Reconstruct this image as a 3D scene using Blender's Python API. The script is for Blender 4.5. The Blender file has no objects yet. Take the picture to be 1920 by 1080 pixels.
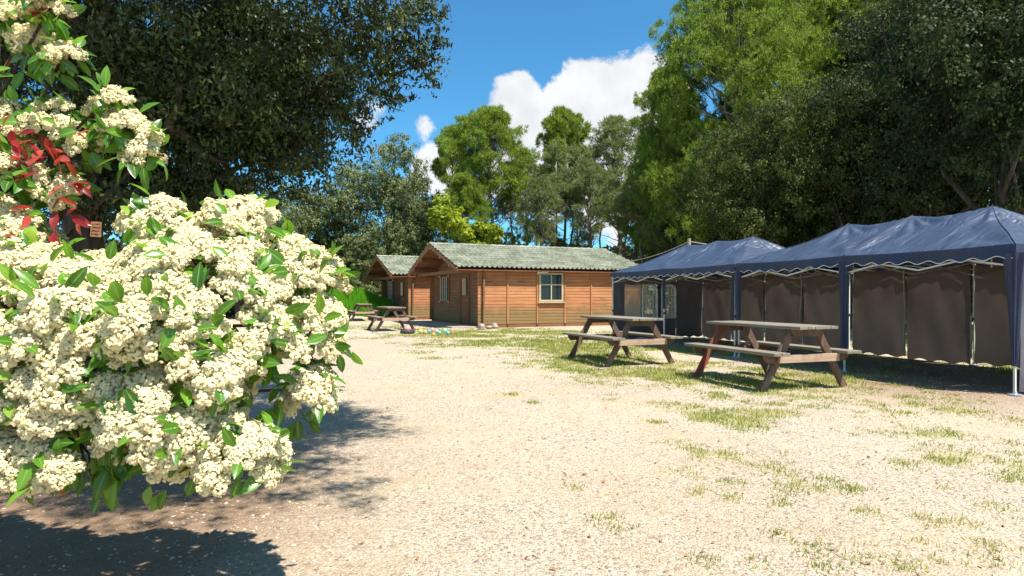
import bpy, math, random
import numpy as np
from mathutils import Vector, Matrix

random.seed(7)
RNG = np.random.default_rng(11)
SC = bpy.context.scene
COL = SC.collection
R = math.radians
F, HZ, CAMH = 1180.0, 555.0, 1.2          # focal length and horizon in photo pixels, eye height

# ------------------------------------------------------------------ camera, sky, sun, exposure
cam_d = bpy.data.cameras.new("camera")
cam = bpy.data.objects.new("camera", cam_d); COL.objects.link(cam)
cam.location = (0, 0, CAMH); cam.rotation_euler = (R(90), 0, 0)
cam_d.sensor_width = 36; cam_d.lens = 36 * F / 1920; cam_d.shift_y = 15 / 1920
cam_d.clip_end = 3000; cam_d.clip_start = 0.05
SC.camera = cam
SUN_EL = R(62); SX, SY = 0.75, -0.661       # horizontal direction towards the sun
sun_d = bpy.data.lights.new("sun", 'SUN'); sun_d.energy = 5.0; sun_d.angle = R(0.55); sun_d.color = (1, .955, .88)
sun = bpy.data.objects.new("sun", sun_d); COL.objects.link(sun)
sdir = Vector((SX * math.cos(SUN_EL), SY * math.cos(SUN_EL), math.sin(SUN_EL)))
sun.rotation_euler = sdir.to_track_quat('Z', 'Y').to_euler(); sun.location = sdir * 60
SC.view_settings.view_transform = 'Standard'; SC.view_settings.look = 'None'
SC.view_settings.exposure = 1.0; SC.view_settings.gamma = 1
SC.render.engine = 'CYCLES'
SC.cycles.max_bounces = 6; SC.cycles.transparent_max_bounces = 12


class NT:
    """small helper round a node tree"""
    def __init__(s, tree): s.t = tree; s.n = tree.nodes; s.l = tree.links
    def node(s, typ, **kw):
        n = s.n.new(typ)
        for k, v in kw.items():
            if hasattr(n, k): setattr(n, k, v)
        return n
    def put(s, n, key, v):
        i = n.inputs[key]
        if isinstance(v, bpy.types.NodeSocket): s.l.new(v, i)
        else: i.default_value = v
    def math(s, op, a, b=0.0, c=0.0, clamp=False):
        n = s.node('ShaderNodeMath', operation=op, use_clamp=clamp); s.put(n, 0, a); s.put(n, 1, b)
        if op in ('MULTIPLY_ADD', 'SMOOTH_MIN'): s.put(n, 2, c)
        return n.outputs[0]
    def step(s, v, a, b, lo=0.0, hi=1.0):
        n = s.node('ShaderNodeMapRange', interpolation_type='SMOOTHSTEP'); s.put(n, 0, v); s.put(n, 1, a); s.put(n, 2, b); s.put(n, 3, lo); s.put(n, 4, hi)
        return n.outputs[0]
    def noise(s, vec, scale, detail=4, rough=.55, dist=0.0):
        n = s.node('ShaderNodeTexNoise')
        if vec is not None: s.put(n, 'Vector', vec)
        s.put(n, 'Scale', scale); s.put(n, 'Detail', detail); s.put(n, 'Roughness', rough); s.put(n, 'Distortion', dist)
        return n.outputs['Fac']
    def mix(s, f, a, b, blend='MIX'):
        n = s.node('ShaderNodeMix', data_type='RGBA', blend_type=blend)
        s.put(n, 0, f)
        s.put(n, 6, a if isinstance(a, bpy.types.NodeSocket) else (*a, 1)); s.put(n, 7, b if isinstance(b, bpy.types.NodeSocket) else (*b, 1))
        return n.outputs[2]
    def ramp(s, f, stops):
        n = s.node('ShaderNodeValToRGB'); cr = n.color_ramp
        while len(cr.elements) < len(stops): cr.elements.new(.5)
        for e, (p, c) in zip(cr.elements, stops): e.position = p; e.color = (*c, 1)
        s.put(n, 0, f); return n.outputs[0]
    def scalevec(s, vec, sc):
        n = s.node('ShaderNodeMapping'); s.put(n, 'Vector', vec); n.inputs['Scale'].default_value = sc; return n.outputs[0]
    def attr(s, name):
        n = s.node('ShaderNodeAttribute'); n.attribute_name = name; return n.outputs['Fac']
    def bump(s, h, dist=.01, strength=1.0, nrm=None):
        n = s.node('ShaderNodeBump'); s.put(n, 'Height', h); s.put(n, 'Distance', dist); s.put(n, 'Strength', strength)
        if nrm is not None: s.put(n, 'Normal', nrm)
        return n.outputs[0]


# sky: physical sky with cumulus clouds in it
w = bpy.data.worlds.new("World"); SC.world = w; w.use_nodes = True
nt = NT(w.node_tree); nt.n.clear()
sky = nt.node('ShaderNodeTexSky', sky_type='NISHITA'); sky.sun_disc = False
sky.sun_elevation = SUN_EL; sky.sun_rotation = math.atan2(SX, SY)
sky.air_density = 1.0; sky.dust_density = 0.3; sky.ozone_density = 2.2
tc = nt.node('ShaderNodeTexCoord').outputs['Generated']
sep = nt.node('ShaderNodeSeparateXYZ'); nt.put(sep, 0, tc)
n1 = nt.noise(tc, 9.0, 8, .60, .25)
n2 = nt.noise(tc, 17.0, 6, .6)
blob = None
def cdir(px, py):
    v = Vector(((px - 960) / F, 1, (HZ - py) / F)); v.normalize(); return v
for px, py, rad, amt in ((1125, 195, .13, .95), (965, 200, .09, .85), (1230, 170, .10, 1.0), (1050, 190, .08, .6), (1010, 310, .16, .9), (1165, 300, .16, 1.0), (830, 330, .07, .9), (690, 225, .07, .8), (783, 222, .05, .34), (775, 150, .03, .42), (860, 80, .016, .45),
                         (1100, 400, .12, .5), (1595, 10, .06, .6), (420, 150, .12, .4)):
    vd = nt.node('ShaderNodeVectorMath', operation='DISTANCE'); nt.put(vd, 0, tc); vd.inputs[1].default_value = cdir(px, py)
    b = nt.step(vd.outputs['Value'], 0.0, rad, amt, 0.0)
    blob = b if blob is None else nt.math('MAXIMUM', blob, b)
dens = nt.math('ADD', nt.math('ADD', blob, nt.math('MULTIPLY', nt.math('SUBTRACT', n1, .5), 1.9)), nt.math('MULTIPLY', nt.math('SUBTRACT', n2, .5), .6))
far = nt.noise(tc, 2.2, 7, .6, .2)       # other clouds around the rest of the sky
behind = nt.step(sep.outputs['Y'], .5, -.1)
dens = nt.math('ADD', dens, nt.math('MULTIPLY', behind, nt.math('MULTIPLY', nt.step(far, .5, .65), .6)))
mask = nt.step(dens, .34, .56)
mask = nt.math('MULTIPLY', mask, nt.step(sep.outputs['Z'], -.02, .04))
shade = nt.noise(tc, 9.0, 5, .6)
shadev = nt.step(shade, .35, .7, .80, 1.0)
ccol = nt.node('ShaderNodeCombineXYZ'); nt.put(ccol, 0, nt.math('MULTIPLY', shadev, 8.6)); nt.put(ccol, 1, nt.math('MULTIPLY', shadev, 8.8)); nt.put(ccol, 2, nt.math('MULTIPLY', shadev, 9.1))
skyc = nt.mix(1.0, sky.outputs[0], (.60, 1.36, 1.64), 'MULTIPLY')
skymix = nt.mix(mask, skyc, ccol.outputs[0])
bg = nt.node('ShaderNodeBackground'); nt.put(bg, 'Color', skymix); nt.put(bg, 'Strength', .058)
wo = nt.node('ShaderNodeOutputWorld'); nt.l.new(bg.outputs[0], wo.inputs[0])

# ------------------------------------------------------------------ helpers
def gp(px, py):
    """ground point under a photo pixel"""
    Y = F * CAMH / (py - HZ); return Vector(((px - 960) * Y / F, Y, 0))
def at(px, py, Y):
    return Vector(((px - 960) * Y / F, Y, CAMH + (HZ - py) * Y / F))

def tag(o, label=None, cat=None, group=None, kind=None):
    if label: o['label'] = label
    if cat: o['category'] = cat
    if group: o['group'] = group
    if kind: o['kind'] = kind
    return o
def empty(name, loc=(0, 0, 0), rz=0.0):
    o = bpy.data.objects.new(name, None); COL.objects.link(o); o.location = loc; o.rotation_euler = (0, 0, rz)
    o.empty_display_size = .2; return o
def copy_tree(o, parent=None):
    c = o.copy(); COL.objects.link(c); c.parent = parent
    for ch in o.children: copy_tree(ch, c)
    return c

class MB:
    def __init__(s): s.v = []; s.f = []
    def add(s, vs, fs):
        b = len(s.v); s.v += [tuple(v) for v in vs]; s.f += [tuple(b + i for i in f) for f in fs]; return s
    def box(s, c, d, rot=None, bev=0.0):
        x, y, z = d[0] / 2, d[1] / 2, d[2] / 2
        if bev <= 0:
            vs = [Vector((sx * x, sy * y, sz * z)) for sz in (-1, 1) for sy in (-1, 1) for sx in (-1, 1)]
            fs = [(0, 2, 3, 1), (4, 5, 7, 6), (0, 1, 5, 4), (2, 6, 7, 3), (0, 4, 6, 2), (1, 3, 7, 5)]
        else:
            import bmesh
            bm = bmesh.new(); bmesh.ops.create_cube(bm, size=1)
            for v in bm.verts: v.co = Vector((v.co.x * d[0], v.co.y * d[1], v.co.z * d[2]))
            bmesh.ops.bevel(bm, geom=bm.edges[:], offset=bev, segments=2, affect='EDGES', profile=.6)
            vs = [v.co.copy() for v in bm.verts]; bm.verts.index_update()
            fs = [tuple(v.index for v in f.verts) for f in bm.faces]; bm.free()
        if rot is not None: vs = [rot @ v for v in vs]
        return s.add([v + Vector(c) for v in vs], fs)
    def bar(s, p, q, w, h, up=(0, 0, 1), bev=0.0):
        p, q = Vector(p), Vector(q); d = q - p; L = d.length; d.normalize()
        u = Vector(up); a = u.cross(d)
        if a.length < 1e-4: a = Vector((1, 0, 0)).cross(d)
        a.normalize(); u = d.cross(a)
        m = Matrix((a, d, u)).transposed()
        return s.box((p + q) / 2, (w, L, h), m, bev)
    def tube(s, pts, rad, seg=8, cap=True):
        pts = [Vector(p) for p in pts]; n = len(pts)
        rad = rad if hasattr(rad, '__len__') else [rad] * n
        base = len(s.v); prev = None
        for i, p in enumerate(pts):
            d = (pts[min(i + 1, n - 1)] - pts[max(i - 1, 0)]).normalized()
            a = (prev - d * prev.dot(d)) if prev is not None else d.orthogonal()
            if a.length < 1e-5: a = d.orthogonal()
            a.normalize(); prev = a; b = d.cross(a)
            for k in range(seg):
                t = 2 * math.pi * k / seg
                s.v.append(tuple(p + (a * math.cos(t) + b * math.sin(t)) * rad[i]))
        for i in range(n - 1):
            for k in range(seg):
                k2 = (k + 1) % seg
                s.f.append((base + i * seg + k, base + i * seg + k2, base + (i + 1) * seg + k2, base + (i + 1) * seg + k))
        if cap:
            s.f.append(tuple(base + k for k in reversed(range(seg)))); s.f.append(tuple(base + (n - 1) * seg + k for k in range(seg)))
        return s
    def prism(s, poly, y0, y1, axis='y'):
        """polygon in (a,b) extruded along an axis"""
        def P(a, b, c):
            return {'y': (a, c, b), 'x': (c, a, b), 'z': (a, b, c)}[axis]
        n = len(poly)
        vs = [P(a, b, y0) for a, b in poly] + [P(a, b, y1) for a, b in poly]
        fs = [tuple(range(n)), tuple(range(2 * n - 1, n - 1, -1))] + [(i, i + n, (i + 1) % n + n, (i + 1) % n) for i in range(n)]
        return s.add(vs, fs)
    def grid(s, fn, nu, nv):
        base = len(s.v)
        for j in range(nv + 1):
            for i in range(nu + 1): s.v.append(tuple(fn(i / nu, j / nv)))
        for j in range(nv):
            for i in range(nu):
                a = base + j * (nu + 1) + i
                s.f.append((a, a + 1, a + nu + 2, a + nu + 1))
        return s
    def build(s, name, mat, parent=None, smooth=False):
        me = bpy.data.meshes.new(name); me.from_pydata(s.v, [], s.f); me.validate(); me.update()
        import bmesh
        bm = bmesh.new(); bm.from_mesh(me); bmesh.ops.recalc_face_normals(bm, faces=bm.faces[:]); bm.to_mesh(me); bm.free()
        if mat: me.materials.append(mat)
        if smooth:
            me.polygons.foreach_set('use_smooth', [True] * len(me.polygons))
        o = bpy.data.objects.new(name, me); COL.objects.link(o)
        if parent: o.parent = parent
        return o

def npmesh(name, V, k, mats, rnd=None, parent=None, midx=None, smooth=False):
    """V: (N*k,3) separate k-gons"""
    V = np.ascontiguousarray(V, dtype=np.float32); n = len(V) // k
    me = bpy.data.meshes.new(name)
    me.vertices.add(len(V)); me.vertices.foreach_set('co', V.ravel())
    me.loops.add(len(V)); me.loops.foreach_set('vertex_index', np.arange(len(V), dtype=np.int32))
    me.polygons.add(n); me.polygons.foreach_set('loop_start', np.arange(0, len(V), k, dtype=np.int32))
    me.polygons.foreach_set('loop_total', np.full(n, k, dtype=np.int32))
    for m in (mats if isinstance(mats, (list, tuple)) else [mats]): me.materials.append(m)
    if midx is not None: me.polygons.foreach_set('material_index', np.asarray(midx, dtype=np.int32))
    if rnd is not None:
        a = me.attributes.new('rnd', 'FLOAT', 'FACE'); a.data.foreach_set('value', np.asarray(rnd, dtype=np.float32))
    me.update(calc_edges=True)
    o = bpy.data.objects.new(name, me); COL.objects.link(o)
    if parent: o.parent = parent
    return o

def npindexed(name, V, Fq, mat, parent=None, rnd=None, smooth=True):
    V = np.ascontiguousarray(V, dtype=np.float32); Fq = np.ascontiguousarray(Fq, dtype=np.int32); k = Fq.shape[1]; n = len(Fq)
    me = bpy.data.meshes.new(name)
    me.vertices.add(len(V)); me.vertices.foreach_set('co', V.ravel())
    me.loops.add(n * k); me.loops.foreach_set('vertex_index', Fq.ravel())
    me.polygons.add(n); me.polygons.foreach_set('loop_start', np.arange(0, n * k, k, dtype=np.int32)); me.polygons.foreach_set('loop_total', np.full(n, k, dtype=np.int32))
    me.polygons.foreach_set('use_smooth', np.full(n, smooth))
    me.materials.append(mat)
    if rnd is not None:
        a = me.attributes.new('rnd', 'FLOAT', 'FACE'); a.data.foreach_set('value', np.asarray(rnd, dtype=np.float32))
    me.update(calc_edges=True)
    o = bpy.data.objects.new(name, me); COL.objects.link(o)
    if parent: o.parent = parent
    return o

def unit(a): return a / np.maximum(np.linalg.norm(a, axis=-1, keepdims=True), 1e-9)
def rdir(n, rng=RNG): return unit(rng.normal(size=(n, 3)))
def vnoise(x, y, s, seed=0):
    """value noise on a lattice, 0..1"""
    x = np.asarray(x, float) / s + seed * 17.3; y = np.asarray(y, float) / s + seed * 9.7
    xi, yi = np.floor(x), np.floor(y); fx, fy = x - xi, y - yi
    fx = fx * fx * (3 - 2 * fx); fy = fy * fy * (3 - 2 * fy)
    def h(a, b):
        v = np.sin(a * 127.1 + b * 311.7 + seed * 5.1) * 43758.5453; return v - np.floor(v)
    return (h(xi, yi) * (1 - fx) + h(xi + 1, yi) * fx) * (1 - fy) + (h(xi, yi + 1) * (1 - fx) + h(xi + 1, yi + 1) * fx) * fy
def fbm(x, y, s, seed=0): return .5 * vnoise(x, y, s, seed) + .3 * vnoise(x, y, s * .45, seed + 1) + .2 * vnoise(x, y, s * .2, seed + 2)

def leaf_quads(c, d, nrm, L, W):
    """diamond leaves: centre, long axis, normal, length, width -> (N*4,3)"""
    n = len(c); side = unit(np.cross(d, nrm)); L = np.asarray(L).reshape(-1, 1) * np.ones((n, 1)); W = np.asarray(W).reshape(-1, 1) * np.ones((n, 1))
    up = unit(np.cross(side, d))
    V = np.empty((n, 4, 3)); V[:, 0] = c - d * L / 2; V[:, 2] = c + d * L / 2
    V[:, 1] = c + side * W / 2 - d * L * .05 + up * W * .12; V[:, 3] = c - side * W / 2 - d * L * .05 + up * W * .12
    return V.reshape(-1, 3)

# ------------------------------------------------------------------ materials
def mat(name):
    m = bpy.data.materials.new(name); m.use_nodes = True; t = NT(m.node_tree); t.n.clear()
    out = t.node('ShaderNodeOutputMaterial'); b = t.node('ShaderNodeBsdfPrincipled'); t.l.new(b.outputs[0], out.inputs[0])
    return m, t, b, out
def simple(name, col, rough=.6, metal=0.0, var=.15, nscale=12, bump=0.0, spec=.5):
    m, t, b, o = mat(name)
    co = t.node('ShaderNodeTexCoord').outputs['Object']
    n = t.noise(co, nscale, 5)
    dark = tuple(c * (1 - var) for c in col); lite = tuple(min(1, c * (1 + var)) for c in col)
    t.put(b, 'Base Color', t.mix(t.step(n, .3, .7), dark, lite)); t.put(b, 'Roughness', rough); t.put(b, 'Metallic', metal); t.put(b, 'Specular IOR Level', spec)
    if bump: t.put(b, 'Normal', t.bump(n, bump))
    return m
def leafmat(name, stops, trans=.3, tcol=(.25, .42, .06), rough=.5, spec=.3):
    m, t, b, o = mat(name)
    a = t.attr('rnd'); c = t.ramp(a, stops)
    t.put(b, 'Base Color', c); t.put(b, 'Roughness', rough); t.put(b, 'Specular IOR Level', spec)
    tr = t.node('ShaderNodeBsdfTranslucent'); t.put(tr, 'Color', t.mix(.55, c, tcol)); mx = t.node('ShaderNodeMixShader'); t.put(mx, 0, trans)
    t.l.new(b.outputs[0], mx.inputs[1]); t.l.new(tr.outputs[0], mx.inputs[2]); t.l.new(mx.outputs[0], o.inputs[0])
    return m
def woodmat(name, a, b_, axis='y', scale=1.0, rough=.7, stain=None, bump=.004, weather=None):
    m, t, b, o = mat(name)
    co = t.node('ShaderNodeTexCoord').outputs['Object']
    st = {'x': (1.2, 22, 22), 'y': (22, 1.2, 22), 'z': (22, 22, 1.2)}[axis]
    g = t.noise(t.scalevec(co, tuple(v * scale for v in st)), 1.0, 6, .65, .4)
    big = t.noise(co, 1.3, 4)
    c = t.mix(t.step(g, .3, .72), a, b_)
    c = t.mix(t.math('MULTIPLY', t.step(big, .4, .75), .35), c, tuple(x * .55 for x in a))
    if weather: c = t.mix(t.step(t.noise(co, 4.0, 5, .7), .45, .65, 0, .7), c, weather)
    if stain:
        s = t.node('ShaderNodeSeparateXYZ'); t.put(s, 0, co)
        hgt = t.math('ADD', s.outputs['Z'], t.math('MULTIPLY', t.math('SUBTRACT', t.noise(t.scalevec(co, (1.2, 1.2, 2.5)), 1.0, 5, .65), .5), 1.3))
        c = t.mix(t.step(hgt, .98, .45, 0, .85), c, stain)
        c = t.mix(t.step(t.noise(t.scalevec(co, (1.6, 1.6, 5)), 1.0, 6, .75), .56, .70, 0, .6), c, (.05, .028, .015))
    t.put(b, 'Base Color', c); t.put(b, 'Roughness', rough); t.put(b, 'Specular IOR Level', .25)
    t.put(b, 'Normal', t.bump(g, bump))
    return m

M = {}
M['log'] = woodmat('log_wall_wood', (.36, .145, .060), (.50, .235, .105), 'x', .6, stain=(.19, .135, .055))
M['logf'] = woodmat('shaded_front_wall_wood', (.17, .085, .045), (.25, .13, .07), 'y', .6, stain=(.20, .13, .06))  # gable boards: browner stain, and darker to put their shade into the colour
M['dwood'] = woodmat('dark_stained_wood', (.17, .075, .036), (.26, .12, .06), 'x', 1)
M['trimwood'] = woodmat('barge_board_wood', (.24, .105, .05), (.34, .17, .09), 'y', 1)
M['batten'] = woodmat('batten_wood', (.36, .15, .06), (.46, .21, .09), 'z', 1)
M['purlin'] = woodmat('lit_beam_end_wood', (.36, .22, .13), (.52, .38, .25), 'x', 1)  # pale tone puts the light on the beam ends into their colour
M['frame'] = woodmat('window_frame_wood', (.42, .33, .20), (.56, .46, .31), 'z', 1)
M['weathered'] = woodmat('weathered_table_wood', (.15, .12, .085), (.30, .255, .19), 'y', 1.2, weather=(.20, .19, .16))
M['legwood'] = woodmat('table_leg_wood', (.095, .055, .040), (.175, .11, .08), 'z', 1.0, weather=(.20, .14, .10))
M['endwood'] = woodmat('table_brace_wood', (.36, .24, .16), (.48, .35, .24), 'x', 1.0, weather=(.30, .17, .12))
M['redleg'] = woodmat('red_stained_leg_wood', (.13, .055, .04), (.22, .10, .07), 'z', 1.0, weather=(.42, .05, .035))
M['steel'] = simple('galvanised_steel', (.55, .56, .58), .38, .75, .12, 20)
M['dsteel'] = simple('dark_steel', (.08, .08, .09), .5, .6)
M['whitemetal'] = simple('white_painted_tube', (.66, .65, .60), .45, .1, .08)
M['strap'] = simple('cream_webbing', (.62, .55, .42), .8, 0, .15, 40)
M['trim'] = simple('white_trim', (.80, .80, .82), .6)
M['concrete'] = simple('concrete', (.34, .28, .21), .9, 0, .2, 6, .01)
M['stone'] = simple('stone', (.30, .25, .20), .9, 0, .35, 8, .02)
M['rubber'] = simple('black_rubber', (.03, .03, .03), .7)
M['wire'] = simple('grey_cable', (.42, .40, .36), .7)
M['post'] = simple('post_wood', (.30, .26, .17), .8)
M['dark'] = simple('dark_interior', (.02, .018, .016), .9)
m, t, b, o = mat('window_glass'); t.put(b, 'Base Color', (.012, .014, .018, 1)); t.put(b, 'Roughness', .06); t.put(b, 'Specular IOR Level', .6); M['glass'] = m
# roof tiles
m, t, b, o = mat('green_grey_roof_tiles')
co = t.node('ShaderNodeTexCoord').outputs['Object']
c = t.mix(t.step(t.noise(co, 1.6, 6, .7), .35, .68), (.14, .155, .10), (.30, .31, .235))
c = t.mix(t.step(t.noise(co, 9, 5, .7), .50, .66, 0, .55), c, (.44, .44, .36))
c = t.mix(t.step(t.noise(co, 22, 4, .7), .60, .72, 0, .6), c, (.12, .13, .08))
t.put(b, 'Base Color', c); t.put(b, 'Roughness', .85); t.put(b, 'Specular IOR Level', .2); M['tile'] = m
# tent fabrics
def fabric(name, col, tcol, trans, rough, bump=.012, spec=.4, nsc=(1.4, 4, 1.4)):
    m, t, b, o = mat(name)
    co = t.node('ShaderNodeTexCoord').outputs['Object']
    wr = t.noise(t.scalevec(co, nsc), 1.3, 4, .5, .9); fine = t.noise(co, 26, 3)
    dirt = t.noise(co, 2.0, 5, .65)
    t.put(b, 'Base Color', t.mix(t.step(dirt, .35, .75), tuple(x * .85 for x in col), tuple(x * 1.15 for x in col)))
    t.put(b, 'Roughness', rough); t.put(b, 'Specular IOR Level', spec)
    t.put(b, 'Normal', t.bump(fine, .0006, 1, t.bump(wr, bump)))
    tr = t.node('ShaderNodeBsdfTranslucent'); t.put(tr, 'Color', (*tcol, 1)); mx = t.node('ShaderNodeMixShader'); t.put(mx, 0, trans)
    t.l.new(b.outputs[0], mx.inputs[1]); t.l.new(tr.outputs[0], mx.inputs[2]); t.l.new(mx.outputs[0], o.inputs[0]); return m
M['canopy'] = fabric('navy_canopy_fabric', (.042, .062, .108), (.06, .08, .12), .08, .46, .06, .55)
M['valance'] = fabric('navy_valance_fabric', (.032, .042, .090), (.03, .04, .10), .05, .45, .02, .4, (2, 6, 1))
M['sidewall'] = fabric('dim_sidewall_fabric', (.13, .104, .094), (.22, .165, .135), .15, .7, .05, .2, (2.0, 1.1, 1.1))
M['endwall'] = fabric('slate_sidewall_fabric', (.12, .112, .125), (.16, .14, .14), .16, .6, .04, .25, (1.2, 2, 1.5))
m, t, b, o = mat('clear_vinyl')
tp = t.node('ShaderNodeBsdfTransparent'); mx = t.node('ShaderNodeMixShader'); t.put(mx, 0, .5)
t.put(b, 'Base Color', (.72, .66, .56, 1)); t.put(b, 'Roughness', .25)
t.l.new(tp.outputs[0], mx.inputs[1]); t.l.new(b.outputs[0], mx.inputs[2]); t.l.new(mx.outputs[0], o.inputs[0]); M['vinyl'] = m
# bark
def bark(name, a, b_, sc=1.0):
    m, t, b, o = mat(name); co = t.node('ShaderNodeTexCoord').outputs['Object']
    n = t.noise(t.scalevec(co, (9 * sc, 9 * sc, 1.6 * sc)), 1.0, 6, .7, .6)
    t.put(b, 'Base Color', t.mix(t.step(n, .3, .7), a, b_)); t.put(b, 'Roughness', .95); t.put(b, 'Specular IOR Level', .1); t.put(b, 'Normal', t.bump(n, .03)); return m
M['oakbark'] = bark('oak_bark', (.035, .028, .02), (.11, .09, .07))
M['pinebark'] = bark('pine_bark', (.14, .10, .07), (.38, .32, .26))
M['twig'] = bark('shrub_bark', (.07, .045, .03), (.20, .14, .10), 6)
# foliage
M['oakleaf'] = leafmat('holm_oak_leaves', [(0, (.022, .036, .010)), (.5, (.060, .082, .020)), (.85, (.13, .15, .042)), (1, (.20, .19, .06))], .25, (.20, .24, .03), .6, .15)
M['bigoakleaf'] = leafmat('large_oak_leaves', [(0, (.016, .024, .008)), (.5, (.034, .054, .013)), (.8, (.085, .12, .030)), (1, (.16, .165, .045))], .16, (.13, .14, .02), .45, .3)
M['greyoakleaf'] = leafmat('grey_green_oak_leaves', [(0, (.06, .08, .028)), (.5, (.16, .19, .075)), (1, (.32, .34, .15))], .25, (.22, .28, .05), .6, .15)
M['darkoakleaf'] = leafmat('dark_oak_leaves', [(0, (.016, .028, .010)), (.5, (.036, .056, .020)), (1, (.075, .10, .035))], .2, (.12, .16, .03), .6, .15)
M['pineleaf'] = leafmat('pine_needles', [(0, (.085, .14, .016)), (.5, (.18, .265, .032)), (1, (.32, .40, .07))], .35, (.42, .52, .05), .55, .2)
M['palepine'] = leafmat('thin_pale_needles', [(0, (.10, .12, .04)), (.5, (.19, .21, .08)), (1, (.30, .30, .13))], .35, (.28, .40, .08), .55, .2)
M['yellowleaf'] = leafmat('yellow_green_leaves', [(0, (.16, .22, .01)), (.5, (.32, .38, .02)), (1, (.50, .52, .05))], .35, (.5, .55, .04), .5, .3)
M['under'] = leafmat('undergrowth_leaves', [(0, (.014, .022, .010)), (.6, (.032, .045, .020)), (1, (.07, .075, .035))], .2, (.08, .12, .03), .6, .2)
M['grass'] = leafmat('short_grass_blades', [(0, (.13, .18, .02)), (.35, (.23, .27, .04)), (.65, (.36, .36, .10)), (1, (.56, .48, .24))], .35, (.40, .50, .06), .6, .2)
M['lushgrass'] = leafmat('lush_grass_blades', [(0, (.07, .24, .008)), (.6, (.13, .38, .012)), (1, (.25, .46, .03))], .4, (.25, .60, .03), .6, .2)
M['shrubleaf'] = leafmat('photinia_leaves', [(0, (.022, .08, .010)), (.45, (.055, .17, .014)), (.8, (.13, .29, .022)), (1, (.30, .40, .05))], .38, (.32, .60, .03), .30, .5)
for _m in (M['shrubleaf'],):
    _t = NT(_m.node_tree); _b = next(x for x in _t.n if x.type == 'BSDF_PRINCIPLED'); _src = _b.inputs['Base Color'].links[0].from_socket
    _co = _t.node('ShaderNodeTexCoord').outputs['Object']
    _c = _t.mix(_t.step(_t.noise(_co, 60, 4, .7), .55, .75, 0, .5), _src, (.10, .14, .02))
    _c = _t.mix(_t.step(_t.attr('mid'), .80, .97, 0, .6), _c, (.30, .42, .12)); _t.l.new(_c, _b.inputs['Base Color'])
M['redleaf'] = leafmat('young_red_leaves', [(0, (.13, .012, .010)), (.6, (.30, .022, .022)), (1, (.52, .12, .08))], .35, (.8, .12, .05), .30, .5)
M['floret'] = leafmat('cream_florets', [(0, (.80, .56, .24)), (.08, (.90, .78, .48)), (.3, (.95, .86, .56)), (1, (.96, .91, .67))], .5, (1.0, .92, .60), .6, .1)
M['bud'] = leafmat('reddish_flower_stalks', [(0, (.28, .08, .04)), (.5, (.40, .20, .09)), (1, (.45, .40, .12))], .2, (.4, .3, .1), .6, .2)
M['dryleaf'] = leafmat('dry_fallen_leaves', [(0, (.16, .07, .035)), (.6, (.32, .14, .07)), (1, (.50, .28, .16))], .1, (.4, .2, .1), .7, .2)
m, t, b, o = mat('loose_gravel'); a = t.attr('rnd')
t.put(b, 'Base Color', t.ramp(a, [(0, (.12, .10, .08)), (.15, (.29, .22, .15)), (.45, (.46, .38, .28)), (.7, (.44, .40, .34)), (.9, (.50, .45, .37)), (1, (.36, .19, .12))])); t.put(b, 'Roughness', .85); M['gravel'] = m

# ------------------------------------------------------------------ ground
def gdens(x, y):
    """how much grass grows at a place, 0..1"""
    x = np.asarray(x, float); y = np.asarray(y, float); g = np.zeros(np.broadcast(x, y).shape)
    def blob(cx, cy, rx, ry, a, rot=-19):
        c, s = math.cos(R(rot)), math.sin(R(rot)); u = (x - cx) * c - (y - cy) * s; v = (x - cx) * s + (y - cy) * c
        return a * np.exp(-((u / rx) ** 2 + (v / ry) ** 2))
    for p in ((3.3, 8.6, 1.5, 1.9, 1.1), (1.9, 11.4, 1.7, 2.2, 1.1), (.9, 15.5, 2.4, 3.4, 1.0), (-.3, 19.6, 3.2, 2.6, .85), (2.35, 6.15, .85, 1.2, .52), (1.95, 4.85, .75, .9, .45), (4.9, 7.3, .9, .8, .75),
              (2.9, 4.6, .9, .8, .26), (-5.2, 24.5, 2.4, 2.6, .7), (-7.5, 30, 3.5, 3.5, .75), (3.2, 3.4, 1.2, 1.0, .22), (1.5, 2.9, .8, .5, .2), (3.9, 5.6, 1.3, .8, .22), (-1.6, 15.5, 1.6, 2.0, .45), (4.5, 14, 2.0, 4, .7), (1.9, 3.9, .5, .6, .3)):
        g = np.maximum(g, blob(*p))
    g = np.maximum(g, np.where(y > 34, .9, 0)); g = np.maximum(g, np.where((x > 7.8) & (y > 6), .6, 0))
    n = fbm(x, y, 1.1, 3); n2 = vnoise(x, y, .22, 9)
    return np.clip(g * 1.15 - .25 + (n - .5) * 1.9 + (n2 - .5) * .8, 0, 1) * (g > .06)
def gheight(x, y):
    x = np.asarray(x, float); y = np.asarray(y, float)
    return 1.15 * np.exp(-(((x + 9.3) / 2.3) ** 2 + ((y - 35.2) / 2.2) ** 2)) + .012 * (fbm(x, y, 1.3, 5) - .5) * (y < 60)
gx = np.unique(np.concatenate([np.linspace(-400, -40, 10), np.linspace(-40, -9, 52), np.linspace(-9, 9, 226), np.linspace(9, 40, 50), np.linspace(40, 400, 10)]))
gy = np.unique(np.concatenate([np.linspace(-60, 0, 12), np.linspace(0, 14, 190), np.linspace(14, 30, 120), np.linspace(30, 60, 60), np.linspace(60, 900, 14)]))
GX, GY = np.meshgrid(gx, gy); nx, ny = len(gx), len(gy)
V = np.stack([GX, GY, gheight(GX, GY)], -1).reshape(-1, 3)
ii = (np.arange(ny - 1)[:, None] * nx + np.arange(nx - 1)[None, :]).reshape(-1)
FQ = np.stack([ii, ii + 1, ii + nx + 1, ii + nx], -1)
m, t, b, o = mat('gravel_and_grass_ground')
co = t.node('ShaderNodeTexCoord').outputs['Object']
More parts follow.
